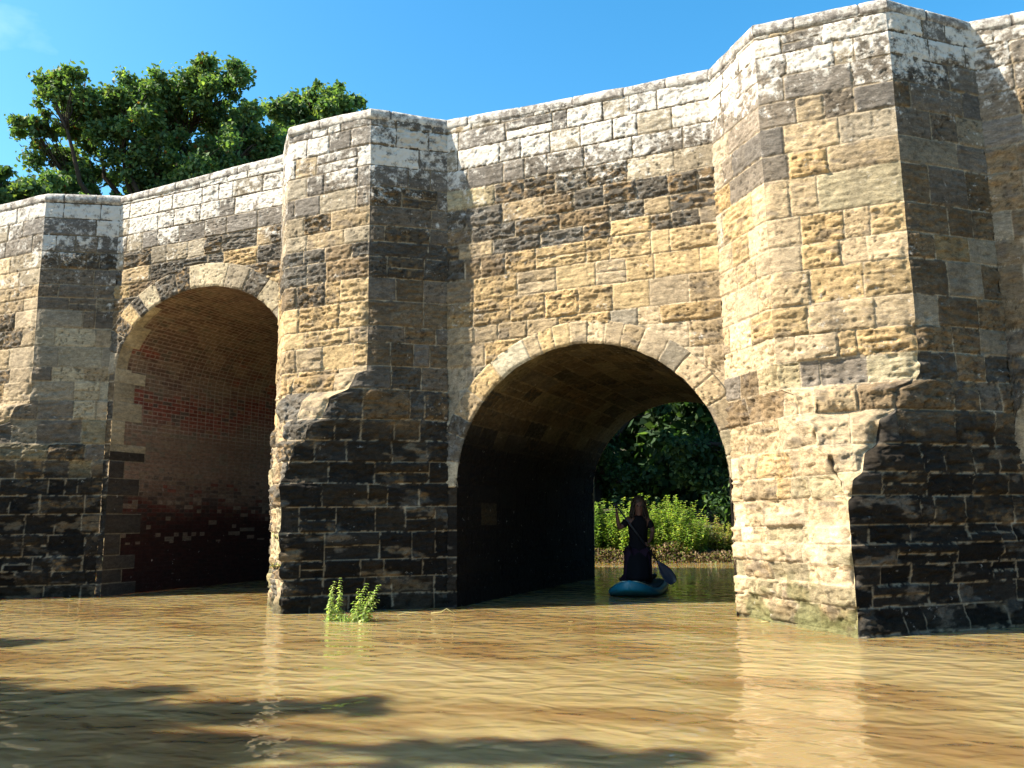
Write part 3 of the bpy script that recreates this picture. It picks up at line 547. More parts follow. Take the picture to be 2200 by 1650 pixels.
# ------------------------------------------------------------------ foliage
rng = np.random.default_rng(5)
def leaves(cent, rad, n, size, cols, flat=.7, shell=.45, elong=1.6, up=.4):
    """n leaf-sized quads spread through clumps: cent [k,3], rad [k]"""
    cent = np.array(cent, float); rad = np.array(rad, float); k = rng.choice(len(cent), n, p=rad ** 2 / np.sum(rad ** 2))
    v = rng.normal(size=(n, 3)); v /= np.linalg.norm(v, axis=1)[:, None]
    r = (shell + (1 - shell) * rng.random(n)) * rad[k] * (.75 + .6 * rng.random(n) ** 2); p = cent[k] + v * r[:, None] * np.array((1, 1, flat))
    nrm = v * .5 + rng.normal(size=(n, 3)) * .8 + np.array((0, 0, up)); nrm /= np.linalg.norm(nrm, axis=1)[:, None]
    t = np.cross(nrm, rng.normal(size=(n, 3))); t /= np.linalg.norm(t, axis=1)[:, None]; b = np.cross(nrm, t)
    s = size * (.6 + .8 * rng.random(n))[:, None]
    P = np.stack([p - t * s * elong / 2, p - b * s / 2 + nrm * s * .12, p + t * s * elong / 2, p + b * s / 2 + nrm * s * .12], 1)
    cols = np.array(cols); c = cols[rng.integers(0, len(cols), n)] * (.75 + .5 * rng.random(n))[:, None] * (.85 + .3 * hsh(k, 1, 4))[:, None]
    return P, c
def limb(bm, p0, p1, r0, r1, sag=.15, n=7):
    p0 = Vector(p0); p1 = Vector(p1); L_ = (p1 - p0).length
    off = Vector((random.uniform(-1, 1), random.uniform(-1, 1), random.uniform(-.3, 1))) * L_ * sag
    pts = [p0.lerp(p1, t) + off * math.sin(math.pi * t) + Vector((random.uniform(-1, 1), random.uniform(-1, 1), random.uniform(-1, 1))) * L_ * .03 for t in [i / n for i in range(n + 1)]]
    tube(bm, pts, [r0 + (r1 - r0) * i / n for i in range(n + 1)], 7); return pts
OAK = [(.11, .175, .068), (.13, .20, .075), (.07, .125, .055), (.20, .25, .09), (.085, .15, .075)]
def view_tree(name, base, rt, clumps, trunk_top, tr, n, size, cols, label, cat, group, shell=.0, flat=.8, brown=0, sub=17):
    root = empty(name, (base[0], base[1], 0)); tag(root, label, cat, group)
    rt = Vector((rt[0], rt[1], 0)); dp = Vector((-rt.y, rt.x, 0)); cs = []; rs = []; bm = bmesh.new()
    top = Vector((0, 0, trunk_top)); tube(bm, [(0, 0, -.3), (.05, 0, trunk_top * .4), (0, .05, trunk_top)], [tr * 1.3, tr, tr * .8], 10)
    for r_, z_, rad, d_ in clumps:
        c = rt * r_ + dp * d_ + Vector((0, 0, z_)); pts = limb(bm, top + Vector((0, 0, random.uniform(-.15, .1) * trunk_top * .3)), c, tr * .55, tr * .08)
        for q in range(sub):
            v = Vector((random.gauss(0, 1), random.gauss(0, 1), random.gauss(.15, .8))).normalized() * rad * random.uniform(.35, 1.15)
            rr = rad * random.uniform(.18, .42); cc = c + v; cs.append(cc); rs.append(rr * 1.25); limb(bm, pts[-3], cc, tr * .12, tr * .03, .1, 4)
        cs.append(c); rs.append(rad * .55)
    a = Acc(); P, c = leaves(cs, rs, n, size, cols, flat, shell)
    if brown: i = rng.choice(len(c), int(len(c) * brown)); c[i] = np.array((.16, .075, .03))
    a.quads(P, c); a.build('crown', M_LEAF, root, False)
    bmobj('trunk', bm, M_BARK, root); return root
hd = lambda px: (math.sin(TH + math.atan((1100 - px) / 1815)), math.cos(TH + math.atan((1100 - px) / 1815)))
def rdir(base): h = (Vector((base[0], base[1], 0)) - Vector((CAM.x, CAM.y, 0))).normalized(); return (h.y, -h.x)
b1 = (-17.2, 9.35)
view_tree('oak_tree', b1, rdir(b1), [(-3.8, 14.3, .7, 0), (-3.2, 15.2, .95, -1), (-2.2, 15.2, 1.15, .5), (-1.0, 15.6, 1.15, -.5), (.1, 15.6, 1.1, 1), (.75, 16.5, 1.15, 0), (1.7, 16.7, 1.1, -1), (2.3, 15.6, 1.2, .5), (3.2, 15.0, 1.2, -.5),
   (3.9, 14.2, 1.0, 0), (-2.6, 13.6, 1.2, 1), (-1.2, 14.2, 1.3, -1), (.5, 14.3, 1.3, 1.5), (1.9, 14.0, 1.3, -.5), (2.8, 13.2, 1.2, 1), (-.2, 12.9, 1.2, 0), (1.2, 12.5, 1.1, -1.5), (-1.7, 12.1, .9, 1), (3.9, 12.8, 1.1, .5), (.2, 11.6, 1.0, 1.5), (-2.4, 12.2, .9, 0), (2.6, 11.9, 1.0, 0), (-.9, 11.2, .9, 0), (1.5, 11.3, 1.0, 0), (3.6, 11.6, 1.1, 0), (4.7, 12.4, .8, 0)],
   10.3, .22, 150000, .10, OAK, 'big green oak tree rising behind the bridge parapet, the largest crown above the left arch', 'tree', 'trees behind the bridge', brown=.012)
b2 = (-15.6, 16.2)
view_tree('oak_tree', b2, rdir(b2), [(-1.1, 18.4, .95, 0), (-.2, 19.1, .85, .5), (.7, 18.7, .9, 0), (.2, 17.9, 1.1, -.5), (-.9, 17.2, 1.1, .5), (.5, 17.0, 1.1, 0), (-1.6, 16.4, 1.1, 0), (0, 15.5, 1.2, 0)],
   14.5, .22, 55000, .115, OAK, 'smaller round oak crown just left of the middle refuge, against the sky', 'tree', 'trees behind the bridge', brown=.004)
b3 = (-17.4, 4.9)
view_tree('oak_tree', b3, rdir(b3), [(-1.9, 10.9, .8, 0), (-.8, 11.1, .8, .4), (.1, 10.9, .75, -.4), (.8, 10.6, .75, 0), (-1.2, 10.3, 1.0, 0), (0, 10.2, 1.0, 0), (1.3, 10.2, .8, .3), (-.5, 9.2, 1.2, 0)],
   8.8, .2, 50000, .10, OAK, 'low oak crown behind the parapet at the left edge of the photo', 'tree', 'trees behind the bridge')

# tree on the near left bank, out of the frame: its long bough shades the water in the foreground
gs = [(-1.1, -7.1, 1.05), (.0, -6.95, .8), (.4, -7.7, .8), (.9, -7.6, .6), (1.3, -6.25, .3), (2.6, -6.85, .36), (3.4, -6.75, .24), (-3.9, -4.75, .33), (-2.6, -7.4, .9)]
view_tree('oak_tree', (-16.2, -13), (1, 0), [(x - 7.64 + 16.2, 8.0, r_, y - 4.44 + 13) for x, y, r_ in gs] + [(0, 8.5, 1.6, 0), (1.5, 9.2, 1.4, 1), (-1.5, 9, 1.5, -.5), (2.8, 8.6, 1.2, 0), (4.2, 8.5, 1.1, .5), (5.4, 8.3, .9, .8)],
   6.5, .3, 80000, .13, OAK, 'overhanging oak on the near left bank, outside the picture, shading the foreground water', 'tree', None, sub=9)

# far bank beyond the right arch: shaded woodland and sunlit bushes
DK = [(.045, .09, .04), (.06, .112, .045), (.03, .065, .03), (.12, .19, .08)]
for i, (x, y, h, r_, lab) in enumerate(((-7.5, 15.5, 9.5, 3.4, 'dark shaded tree on the far bank seen at the left side of the right arch'), (-4.6, 18.5, 10.5, 3.6, 'tall dark tree in the middle of the right arch opening'), (1.4, 18.0, 9.0, 3.2, 'dark leafy tree at the right side of the right arch opening'), (6.0, 18.5, 9.5, 3.4, 'dark tree on the far bank hidden mostly by the right pier'))):
    cl = []
    for q in range(11):
        a = random.uniform(0, 6.28); rr = random.uniform(.1, .8) * r_; cl.append((math.cos(a) * rr, random.uniform(2.0, h - 1), random.uniform(.9, 1.35), math.sin(a) * rr))
    cl += [(-r_ * .5, 2.4, 1.3, -1), (r_ * .4, 2.0, 1.3, -1.2), (0, 3.6, 1.4, -1.5)]
    view_tree('woodland_tree', (x, y), rdir((x, y)), cl, 3.2, .25, 26000, .12, DK, lab, 'tree', 'woodland trees on the far bank', shell=.2, flat=.85, sub=5)
view_tree('woodland_tree', (-6.5, 16.0), (1, 0), [(-3.5, 8.0, 1.9, -1.0), (-1.5, 8.6, 1.9, -1.2), (.5, 8.8, 1.9, -1.3), (2.5, 8.8, 1.9, -1.0), (4.3, 8.6, 1.8, -1.0), (-2.5, 10, 1.9, 0), (0, 10.5, 1.9, 0), (2.5, 10.5, 1.9, 0), (5.5, 9.2, 1.6, 0), (-3, 9, 1.6, -2), (1.5, 7.6, 1.5, .6), (4, 7.6, 1.5, .8)], 6, .3, 36000, .2, DK, 'broad dark tree added out of view, its high crown shading the woodland behind', 'tree', 'woodland trees on the far bank', shell=.2, flat=.85)  # unseen canopy, placed and shaped to shade the foliage beyond the arch

# the wood behind them: one dark mass of foliage on the slope
n = 60000; X_ = rng.uniform(-26, 22, n); Y_ = rng.uniform(21.5, 25, n) + .4 * np.sin(X_ * .9); Z_ = .5 + rng.random(n) * (8.5 + 1.5 * np.sin(X_ * .7))
p = np.stack([X_, Y_ - 1.2 * vn(X_ * .8, Z_ * .8, 3), Z_], 1); nr_ = rng.normal(size=(n, 3)); nr_ /= np.linalg.norm(nr_, axis=1)[:, None]; t = np.cross(nr_, rng.normal(size=(n, 3))); t /= np.linalg.norm(t, axis=1)[:, None]; b = np.cross(nr_, t); sz = .2 * (.7 + .8 * rng.random(n))[:, None]
a = Acc(); a.quads(np.stack([p - t * sz, p - b * sz * .6, p + t * sz, p + b * sz * .6], 1), np.array(DK)[rng.integers(0, 4, n)] * (.7 + .6 * rng.random(n))[:, None])
tag(a.build('woodland', M_LEAF, None, False), 'dense dark wood rising beyond the far bank', 'woodland', None, 'stuff')

def leafy_stems(name, centre, stems, ht, spread, leaf, cols, label, cat, group=None, step=.055, mat_=None, lean=.25, per=3):
    """upright leafy stems: each stem a thin tube with narrow leaves all the way up"""
    root = empty(name, centre); tag(root, label, cat, group); bm = bmesh.new(); Q = []; CL = []
    for i in range(stems):
        a = random.uniform(0, 6.28); rr = math.sqrt(random.random()); bx, by = math.cos(a) * rr * spread[0], math.sin(a) * rr * spread[1]
        h = ht * random.uniform(.6, 1.0) * (1 - .55 * rr * rr); lx, ly = (bx / max(spread[0], .01)) * lean * h + random.uniform(-.1, .1) * h, (by / max(spread[1], .01)) * lean * h + random.uniform(-.1, .1) * h
        pts = [Vector((bx + lx * t ** 1.6, by + ly * t ** 1.6, h * t)) for t in (0, .25, .5, .75, 1)]
        tube(bm, pts, [.008, .007, .006, .004, .002], 4, False)
        n = int(h / step)
        for k in range(1, n + 1):
            t = k / n; j = min(3, int(t * 4)); p = pts[j].lerp(pts[j + 1], t * 4 - j)
            for e in range(per):
                an = random.uniform(0, 6.28); s = leaf * random.uniform(.7, 1.25) * (1.15 - .55 * t); d_ = Vector((math.cos(an), math.sin(an), random.uniform(-.15, .7))).normalized()
                sd = d_.cross(Vector((0, 0, 1))).normalized(); sd = (sd + Vector((0, 0, random.uniform(-.5, .5)))).normalized()
                tip = p + d_ * s; md = p + d_ * s * .5 + Vector((0, 0, .1 * s))
                Q.append([tuple(p), tuple(md + sd * s * .17), tuple(tip + Vector((0, 0, -.15 * s))), tuple(md - sd * s * .17)])
                c = cols[random.randrange(len(cols))]; f = random.uniform(.75, 1.3); CL.append([v * f for v in c])
    a = Acc(); a.quads(np.array(Q), np.array(CL)); a.build('foliage', M_LEAF, root, False); bmobj('stem', bm, M_TWIG, root); return root
LG = [(.18, .29, .07), (.22, .33, .08), (.13, .23, .06), (.28, .36, .10)]
YG = [(.31, .38, .08), (.38, .41, .09), (.23, .32, .07)]
DRY = [(.34, .29, .12), (.40, .33, .16), (.25, .24, .09), (.28, .18, .10)]
Gb = 'sunlit bushes on the far bank'
leafy_stems('riverside_bush', (-3.4, 13.75, .1), 150, 1.95, (1.0, .5), .17, LG, 'green leafy bush on the far bank left of the paddler', 'bush', Gb)
leafy_stems('riverside_bush', (-2.0, 13.95, .05), 170, 2.0, (.9, .5), .17, LG + YG, 'green bush on the far bank directly behind the paddler', 'bush', Gb)
leafy_stems('riverside_bush', (-.85, 14.35, .0), 190, 2.05, (.85, .5), .16, YG + LG, 'bright yellow green bush on the far bank right of the paddler', 'bush', Gb)
leafy_stems('riverside_bush', (.25, 15.2, .2), 110, 1.15, (.8, .4), .14, DRY + YG, 'dry yellowish bush on the far bank beside the right pier', 'bush', Gb)
leafy_stems('riverside_bush', (2.4, 15.6, .2), 120, 1.6, (1.0, .5), .16, LG, 'low green bush on the far bank hidden behind the right pier', 'bush', Gb)
leafy_stems('riverside_bush', (4.8, 15.8, .2), 120, 1.9, (1.1, .5), .16, LG + YG, 'tall mixed green bush on the far bank hidden behind the right pier', 'bush', Gb)
leafy_stems('riverside_bush', (7.6, 14.5, .2), 110, 2.4, (1.2, .5), .17, LG, 'green bush on the far bank seen past the right edge of the right pier', 'bush', Gb)
# leaf litter and dry stems along the waterline
n = 5200; px = rng.uniform(-5, 1.6, n); py = 13.5 + .27 * (px + 1.2) + rng.normal(0, .28, n); pz = .02 + (.15 + .45 * vn(px * 1.6, px * 0, 8)) * rng.random(n) ** 1.6
t = rng.normal(size=(n, 3)); t /= np.linalg.norm(t, axis=1)[:, None]; b = np.cross(t, rng.normal(size=(n, 3))); b /= np.linalg.norm(b, axis=1)[:, None]; p = np.stack([px, py, pz], 1); s_ = .028 * (1 + rng.random(n))[:, None]
lc = np.array([(.28, .20, .12), (.18, .12, .08), (.08, .05, .035), (.16, .20, .06), (.05, .035, .03)])[rng.integers(0, 5, n)]
a = Acc(); a.quads(np.stack([p - t * s_, p - b * s_ * .5, p + t * s_, p + b * s_ * .5], 1), lc); tag(a.build('leaf_litter', M_LEAF, None, False), 'dry brown leaf litter strewn along the far waterline', 'leaf litter', None, 'stuff')

# nettle clump at the foot of the middle pier
NT = [(.26, .35, .12), (.31, .39, .14), (.20, .29, .10), (.38, .42, .18)]
def nettle(x, y, h, n, leanx, lab, seed, sp=.05):
    random.seed(seed); root = empty('nettle_plant', (x, y, 0)); tag(root, lab, 'plant', 'weeds at the foot of the middle pier'); bm = bmesh.new(); Q = []; CL = []
    for i in range(n):
        bx, by = random.gauss(0, sp), random.gauss(0, .05); hh = h * random.uniform(.55, 1) if i else h
        pts = [Vector((bx + leanx * hh * t ** 1.5 + .02 * math.sin(4 * t + i), by, hh * t - .03)) for t in (0, .25, .5, .75, 1)]; tube(bm, pts, [.004, .004, .003, .003, .0015], 5, False)
        m = int(hh / .03)
        for k in range(1, m + 1):
            t = k / m; j = min(3, int(t * 4)); p = pts[j].lerp(pts[j + 1], t * 4 - j)
            for e in range(3):
                an = 2.1 * e + (k % 2) * .8 + random.uniform(-.3, .3); s = .078 * random.uniform(.6, 1.2) * (1.1 - .6 * t); d_ = Vector((math.cos(an), math.sin(an), random.uniform(-.5, .2))).normalized(); sd = d_.cross(Vector((0, 0, 1))).normalized()
                md = p + d_ * s * .45 + Vector((0, 0, .1 * s)); Q.append([tuple(p), tuple(md + sd * s * .26), tuple(p + d_ * s - Vector((0, 0, .25 * s))), tuple(md - sd * s * .26)]); c = random.choice(NT); f = random.uniform(.7, 1.2); CL.append([v * f for v in c])
    for i in range(n * 4):     # straggling base blades
        an = random.uniform(0, 6.28); p = Vector((random.gauss(0, sp * 1.4), random.gauss(0, .06), 0)); q = p + Vector((math.cos(an) * .10, math.sin(an) * .08, random.uniform(.02, .13))); sd = Vector((-math.sin(an), math.cos(an), 0)) * .005
        Q.append([tuple(p - sd), tuple(p + sd), tuple(q + sd * .3), tuple(q - sd * .3)]); CL.append(list(random.choice(NT)))
    a = Acc(); a.quads(np.array(Q), np.array(CL)); a.build('foliage', M_LEAF, root, False); bmobj('stem', bm, M_TWIG, root)
nettle(-1.70, -1.92, .56, 5, .10, 'tall upright green weed, leftmost in the clump at the middle pier foot', 3, .045)
nettle(-1.42, -1.86, .42, 2, .10, 'thin sparse weed stalk between the two bushier weeds by the middle pier', 4, .03)
nettle(-1.30, -1.90, .50, 7, .42, 'bushy bright green weed leaning right at the foot of the middle pier', 5, .075)
nettle(-1.52, -1.95, .13, 8, .3, 'low mat of weed shoots at the waterline joining the taller weeds', 6, .10)
def twig(loc, pts, lab):
    bm = bmesh.new(); tube(bm, pts, [.006] * len(pts), 5); o = bmobj('twig', bm, simple('pale_twig', (.38, .33, .14), .7)); o.location = loc; tag(o, lab, 'twig', 'twigs floating on the river')
twig((-1.0, -1.15, .01), [(-.16, -.1, 0), (-.08, 0, .03), (.04, .03, .02), (.12, .05, .0)], 'bent pale twig floating right of the weeds by the middle pier')
twig((-.72, -.85, .01), [(-.14, -.03, 0), (0, 0, .015), (.07, .02, .06), (.18, .03, 0)], 'second pale twig on the water, further right of the weeds by the arch')
def fleaf(loc, col, s, lab):
    bm = bmesh.new(); r0 = [bm.verts.new((s * math.cos(a), s * .6 * math.sin(a), .003 * math.cos(2 * a))) for a in [i * math.pi / 5 for i in range(10)]]; bm.faces.new(r0)
    r = bmesh.ops.extrude_face_region(bm, geom=bm.faces[:]); bmesh.ops.translate(bm, vec=(0, 0, .003), verts=[v for v in r['geom'] if isinstance(v, bmesh.types.BMVert)])
    o = bmobj('leaf', bm, simple('fallen_leaf', col, .5)); o.location = loc; o.rotation_euler = (0, 0, random.uniform(0, 3)); tag(o, lab, 'leaf', 'leaves floating on the river')
fleaf((-2.36, -3.69, .006), (.05, .10, .03), .04, 'dark green leaf floating in front of the left arch')
fleaf((1.26, -1.25, .006), (.36, .28, .12), .03, 'yellow leaf floating in front of the right arch')
fleaf((3.46, -.55, .006), (.6, .5, .22), .05, 'pale yellow leaf against the left foot of the right pier')
leafy_stems('wall_fern', (-3.02, -1.46, 1.02), 7, .12, (.03, .03), .07, NT, 'small fern sprouting from the left edge of the middle pier, upper one', 'plant', 'ferns on the middle pier', .03, None, .8)
leafy_stems('wall_fern', (-2.98, -1.5, .60), 9, .14, (.03, .03), .07, DRY + NT, 'small dry fern on the left edge of the middle pier, just above the water', 'plant', 'ferns on the middle pier', .03, None, .8)

# ------------------------------------------------------------------ paddler
def skin_body(name, chains, mat_, parent, sub=2, root=0):
    """chains: list of point lists [(x,y,z,r)...]; shared points (same xyz) are welded so the skin stays one surface"""
    vs = []; es = []; idx = {}; rad = []
    for ch in chains:
        prev = None
        for (x, y, z, *r) in ch:
            key = (round(x, 4), round(y, 4), round(z, 4))
            if key not in idx: idx[key] = len(vs); vs.append((x, y, z)); rad.append(r if len(r) == 2 else (r[0], r[0]))
            if prev is not None and prev != idx[key]: es.append((prev, idx[key]))
            prev = idx[key]
    me = bpy.data.meshes.new(name); me.from_pydata(vs, es, []); o = bpy.data.objects.new(name, me); C.objects.link(o); me.materials.append(mat_)
    sm = o.modifiers.new('skin', 'SKIN'); sm.use_smooth_shade = True
    for i, sv in enumerate(me.skin_vertices[0].data): sv.radius = rad[i]; sv.use_root = (i == root)
    s2 = o.modifiers.new('subsurf', 'SUBSURF'); s2.levels = sub; s2.render_levels = sub
    o.parent = parent; return o
M_SKIN = simple('skin', (.17, .08, .055), .55, .3, (.14, .065, .045)); M_TOP = simple('dark_top', (.010, .010, .013), .85, .1); M_LEG = simple('dark_plum_leggings', (.03, .015, .03), .8, .1)
M_HAIR = simple('fair_brown_hair', (.07, .045, .028), .6, .3, (.035, .022, .015), .004, 40); M_SHOE = simple('dark_shoe', (.03, .028, .028), .6, .3)
K = 1.10
pos = (0.91, 3.42, 0.0)
per = empty('person', (pos[0], pos[1], .13), TH); tag(per, 'long haired person in dark clothes kneeling upright on a turquoise paddle board', 'person')
k = lambda *p: tuple(v * K for v in p)
EL, HL = (-.30, -.05, .855), (-.338, -.12, 1.13)      # arm on the left of the picture, hand raised on the paddle top
ER, HR = (.235, -.02, .80), (.125, -.20, .63)
chains = [
 [k(0, .05, .52, .150, .115), k(0, .04, .64, .125, .10), k(.005, .03, .78, .125, .10), k(.01, .02, .92, .15, .11), k(.02, .01, 1.0, .09, .08), k(.025, 0, 1.07, .048), k(.028, -.015, 1.14, .062, .07), k(.03, -.01, 1.21, .082, .095), k(.03, .0, 1.275, .078, .09), k(.03, .0, 1.32, .04, .045)],
 [k(.01, .02, .92, .15, .11), k(-.16, .01, .985, .062), k(-.225, -.02, .92, .046), k(*EL, .036), k(-.325, -.085, 1.0, .034), k(-.342, -.112, 1.085, .024), k(*HL, .032, .02)],
 [k(.01, .02, .92, .15, .11), k(.175, .01, .98, .062), k(.225, 0, .89, .046), k(*ER, .037), k(.195, -.11, .71, .034), k(.148, -.18, .655, .023), k(*HR, .032, .022)],
 [k(0, .05, .52, .150, .115), k(-.125, .03, .46, .098), k(-.15, -.05, .25, .082), k(-.175, -.10, .075, .066), k(-.225, .12, .07, .058), k(-.20, .38, .055, .034), k(-.20, .48, .04, .035)],
 [k(0, .05, .52, .150, .115), k(.115, .03, .46, .098), k(.095, -.05, .25, .082), k(.10, -.10, .075, .066), k(.18, .10, .07, .056), k(.235, .32, .06, .035), k(.265, .40, .05, .034)]]
body = skin_body('body', chains, M_SKIN, per)
# fingers: five separate chains per hand, curled round the paddle
def hand(c, ax, palm, th_side, mir):
    """c wrist-end of palm, ax paddle direction, palm = direction from hand to paddle"""
    c = Vector(c) * K; ax = Vector(ax).normalized(); palm = Vector(palm).normalized(); out = ax.cross(palm).normalized() * mir
    for i, ln in enumerate((.85, 1.0, .94, .75)):
        b = c + ax * (.026 - .018 * i) * 1.05 + out * .018
        l = .028 * ln
        pts = [b, b + out * l * .8 + palm * l * .5, b + out * l * .7 + palm * l * 1.4, b + out * l * .1 + palm * l * 1.75]
        yield [(p.x, p.y, p.z, r) for p, r in zip(pts, (.0095, .009, .0085, .0075))]
    b = c + ax * .03 * th_side - out * .01
    pts = [b, b + ax * .02 * th_side + palm * .02 - out * .012, b + ax * .018 * th_side + palm * .045 + out * .004]
    yield [(p.x, p.y, p.z, r) for p, r in zip(pts, (.012, .011, .009))]
PT = Vector((-.362, -.155, 1.235)) * K; PD = (Vector((.50, -.12, .03)) * K - PT)
pd = PD.normalized()
fi = 0
for c, mir in ((HL, 1), (HR, -1)):
    cc = Vector(c) * K; t_ = (cc - PT).dot(pd); near = PT + pd * t_; toward = (near - cc)
    for ch in hand(c, pd, toward, -1 if mir == 1 else 1, mir): skin_body(('finger' if len(ch) == 4 else 'thumb'), [ch], M_SKIN, body, 1)
def loft(name, rings, m, parent, seg=20, folds=0, seed=0, closed=True):
    bm = bmesh.new(); rr = random.Random(seed); R = []
    ph = rr.uniform(0, 6)
    for i, (x, y, z, a, b) in enumerate(rings):
        R.append([bm.verts.new((K * (x + a * (1 + folds * math.sin(5 * t + ph + i * .4)) * math.cos(t)), K * (y + b * (1 + folds * math.sin(7 * t + i * .3)) * math.sin(t)), K * z)) for t in [2 * math.pi * q / seg for q in range(seg)]])
    for r0, r1 in zip(R, R[1:]):
        for q in range(seg): bm.faces.new((r0[q], r0[(q + 1) % seg], r1[(q + 1) % seg], r1[q]))
    if closed: bm.faces.new(R[0][::-1]); bm.faces.new(R[-1])
    o = bmobj(name, bm, m, parent); s2 = o.modifiers.new('subsurf', 'SUBSURF'); s2.levels = 1; s2.render_levels = 2; return o
loft('top', [(-.035, -.02, .03, .225, .26), (-.035, -.02, .12, .225, .27), (-.03, -.01, .25, .212, .25), (-.015, .02, .40, .205, .19), (0, .045, .52, .172, .145), (.003, .04, .64, .142, .12), (.005, .03, .78, .148, .122), (.01, .02, .90, .175, .13), (.012, .015, .98, .165, .12), (.02, .01, 1.03, .085, .085), (.023, .0, 1.06, .06, .062)], M_TOP, per, 24, .03, 2)
for sgn, S_, E_ in ((-1, (-.15, .01, .985), (-.262, -.03, .885)), (1, (.165, .01, .98), (.235, -.01, .85))):
    skin_body('sleeve', [[k(*S_, .074), k((S_[0] + E_[0]) / 2, (S_[1] + E_[1]) / 2, (S_[2] + E_[2]) / 2, .062), k(*E_, .055)]], M_TOP, per)
skin_body('leggings', [[k(0, .05, .50, .165, .13), k(-.125, .03, .45, .11), k(-.15, -.05, .25, .115), k(-.175, -.10, .085, .092), k(-.225, .12, .075, .066), k(-.205, .34, .06, .044)],
  [k(0, .05, .50, .165, .13), k(.115, .03, .45, .11), k(.095, -.05, .25, .115), k(.10, -.10, .085, .092), k(.18, .10, .075, .064), k(.23, .29, .065, .044)]], M_LEG, per)
for s_, p0, p1 in ((-1, (-.20, .40, .05), (-.205, .50, .03)), (1, (.24, .34, .06), (.30, .42, .10))):
    skin_body('shoe', [[k(*p0, .048), k((p0[0] + p1[0]) / 2, (p0[1] + p1[1]) / 2, (p0[2] + p1[2]) / 2, .055, .045), k(p1[0] + .03 * s_, p1[1] + .04, p1[2], .045, .035)]], M_SHOE, per)
# hair: a cap and long strands falling past the shoulders, open at the face
bm = bmesh.new(); rr = random.Random(9)
for i in range(330):
    a = rr.uniform(0, 2 * math.pi)
    fa = math.sin(a)     # -1 faces the camera
    if fa < -.5 and rr.random() < .96: continue
    st = rr.uniform(0, .35); ln = rr.uniform(.30, .52) if fa > -.4 else rr.uniform(.18, .38); sp = .105 + .055 * rr.random()
    ca, sa = math.cos(a), math.sin(a); pts = []
    for t in (0, .12, .28, .5, .75, 1):
        if t < .2: r_ = .02 + t * .42; z = 1.37 - t * t * 2.2
        else: r_ = .098 + (sp - .098) * min(1, (t - .2) * 1.6) + .012 * math.sin(9 * t + i); z = 1.325 - (t - .12) * ln * 1.1
        pts.append(k(.03 + ca * r_ * .98, .012 + sa * r_ * .95, z))
    tube(bm, pts, [.010, .012, .012, .012, .009, .002], 4, False)
loft_cap = loft('hair', [(.03, .02, 1.10, .088, .07), (.03, .03, 1.18, .100, .085), (.03, .022, 1.25, .104, .102), (.03, .012, 1.305, .085, .092), (.03, .008, 1.35, .05, .055), (.03, .01, 1.368, .015, .02)], M_HAIR, per, 16, .02)
bmobj('hair_strands', bm, M_HAIR, loft_cap)
# face
for ex in (-.033, .033):
    bm = bmesh.new(); bmesh.ops.create_uvsphere(bm, u_segments=10, v_segments=8, radius=.0125 * K, matrix=Matrix.Translation(k(.03 + ex, -.088, 1.215)))
    bmobj('eye', bm, simple('eye', (.05, .04, .03), .3, .5), body)
skin_body('nose', [[k(.03, -.095, 1.225, .010), k(.03, -.108, 1.195, .013), k(.03, -.102, 1.18, .015)]], M_SKIN, body, 1)
skin_body('mouth', [[k(.008, -.086, 1.148, .005), k(.03, -.091, 1.146, .008), k(.052, -.086, 1.148, .005)]], simple('lips', (.30, .10, .08), .5), body, 1)
for ex in (-.085, .085): skin_body('ear', [[k(.03 + ex, .0, 1.22, .010, .018), k(.03 + ex * 1.05, .005, 1.19, .008, .014)]], M_SKIN, body, 1)

# paddle
pad = empty('paddle', per.location, TH); tag(pad, 'black paddle slanting across the kneeling person, blade hanging over the water', 'paddle')
M_PAD = simple('black_carbon', (.018, .02, .028), .32, .5)
end = PT + pd * (PD.length * .74)
bm = bmesh.new(); tube(bm, [PT, PT.lerp(end, .5), end], [.0155, .0155, .014], 10); bmobj('shaft', bm, M_PAD, pad)
side = pd.cross(Vector((0, 1, 0))).normalized()
bm = bmesh.new(); tube(bm, [PT - side * .05, PT - side * .03, PT, PT + side * .03, PT + side * .05], [.012, .018, .02, .018, .012], 8); bmobj('grip', bm, M_PAD, pad)
bm = bmesh.new(); nrm = pd.cross(side).normalized(); R = []
for t, w_ in ((0, .014), (.08, .03), (.2, .06), (.38, .09), (.58, .105), (.76, .104), (.9, .088), (.97, .06), (1.0, .02)):
    c = end + pd * (t * .46); row = []
    for q in range(9):
        f = -1 + q / 4; row.append(c + side * w_ * f + nrm * (.018 * (f * f) + .012 * math.exp(-(f * 4) ** 2) * (1 - t)))
    R.append(row)
top_ = [[bm.verts.new(p + nrm * .004) for p in r] for r in R]; bot = [[bm.verts.new(p - nrm * .004) for p in r] for r in R]
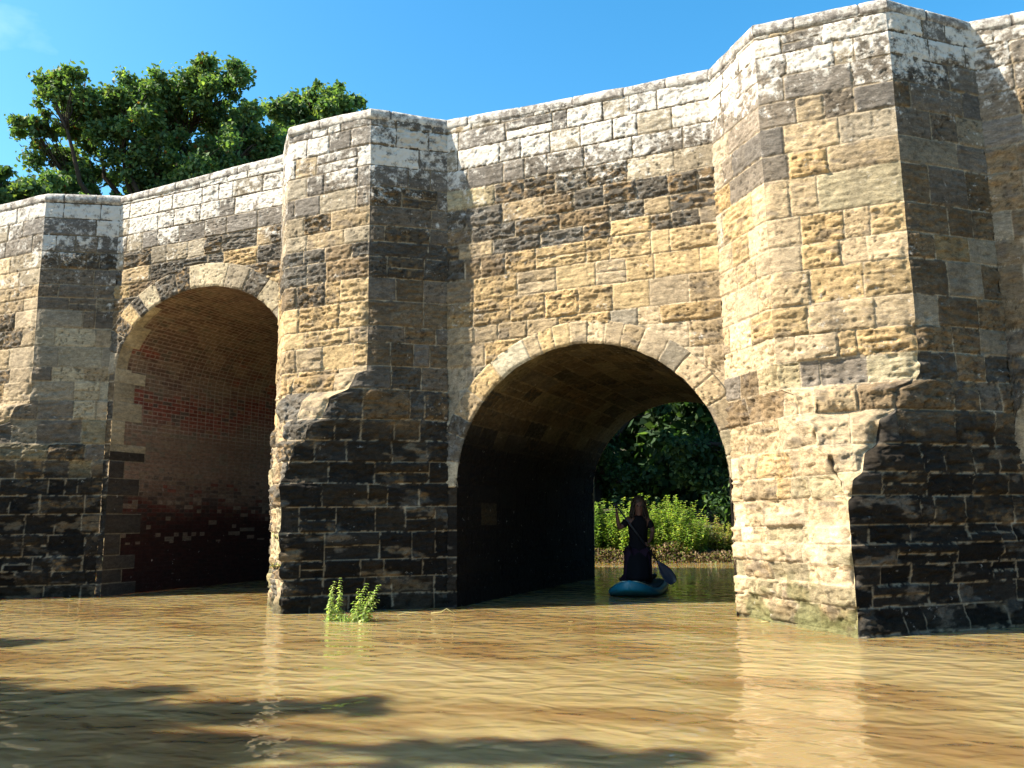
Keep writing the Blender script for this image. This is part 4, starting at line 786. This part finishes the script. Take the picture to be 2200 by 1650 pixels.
for G_, fl in ((top_, 1), (bot, 0)):
    for i in range(len(R) - 1):
        for q in range(8): bm.faces.new((G_[i][q], G_[i][q + 1], G_[i + 1][q + 1], G_[i + 1][q]))
for i in range(len(R) - 1):
    for q in (0, 8): bm.faces.new((top_[i][q], top_[i + 1][q], bot[i + 1][q], bot[i][q]))
for i in (0, len(R) - 1):
    for q in range(8): bm.faces.new((top_[i][q], top_[i][q + 1], bot[i][q + 1], bot[i][q]))
bmobj('blade', bm, simple('blade_blue_black', (.03, .04, .07), .3, .5), pad)

# paddle board
brd = empty('paddle_board', (pos[0] - .03, pos[1] + .1, 0), TH + math.radians(-14)); tag(brd, 'turquoise inflatable paddle board carrying the kneeling person under the right arch', 'paddle board')
def outline(s):       # s along the board, -1 stern .. 1 nose
    return .47 * (1 - abs(s) ** 3.2) ** .5
def board_part(name, z0, z1, wf, m, l0=-1, l1=1, rnd=.05):
    bm = bmesh.new(); R = []
    for i in range(41):
        s = l0 + (l1 - l0) * i / 40; w_ = max(.02, outline(s) * wf); rk = .16 * max(0, s - .45) ** 2 / .3; y = -s * 1.6
        r = []
        for q in range(16):
            t = 2 * math.pi * q / 16; cx, cz = math.cos(t), math.sin(t); sx = math.copysign(abs(cx) ** .45, cx); sz = math.copysign(abs(cz) ** .7, cz)
            r.append(bm.verts.new((w_ * sx, y, (z0 + z1) / 2 + (z1 - z0) / 2 * sz + rk)))
        R.append(r)
    for r0, r1 in zip(R, R[1:]):
        for q in range(16): bm.faces.new((r0[q], r0[(q + 1) % 16], r1[(q + 1) % 16], r1[q]))
    bm.faces.new(R[0][::-1]); bm.faces.new(R[-1]); return bmobj(name, bm, m, brd)
board_part('hull', -.03, .12, 1, simple('turquoise_pvc', (.008, .16, .23), .4, .5, (.008, .12, .19)))
board_part('deck_pad', .115, .127, .84, simple('dark_deck_foam', (.035, .05, .06), .8, .1), -.8, .55)
board_part('nose_patch', .112, .126, .86, simple('pale_nose', (.35, .50, .45), .5, .3), .72, .97)
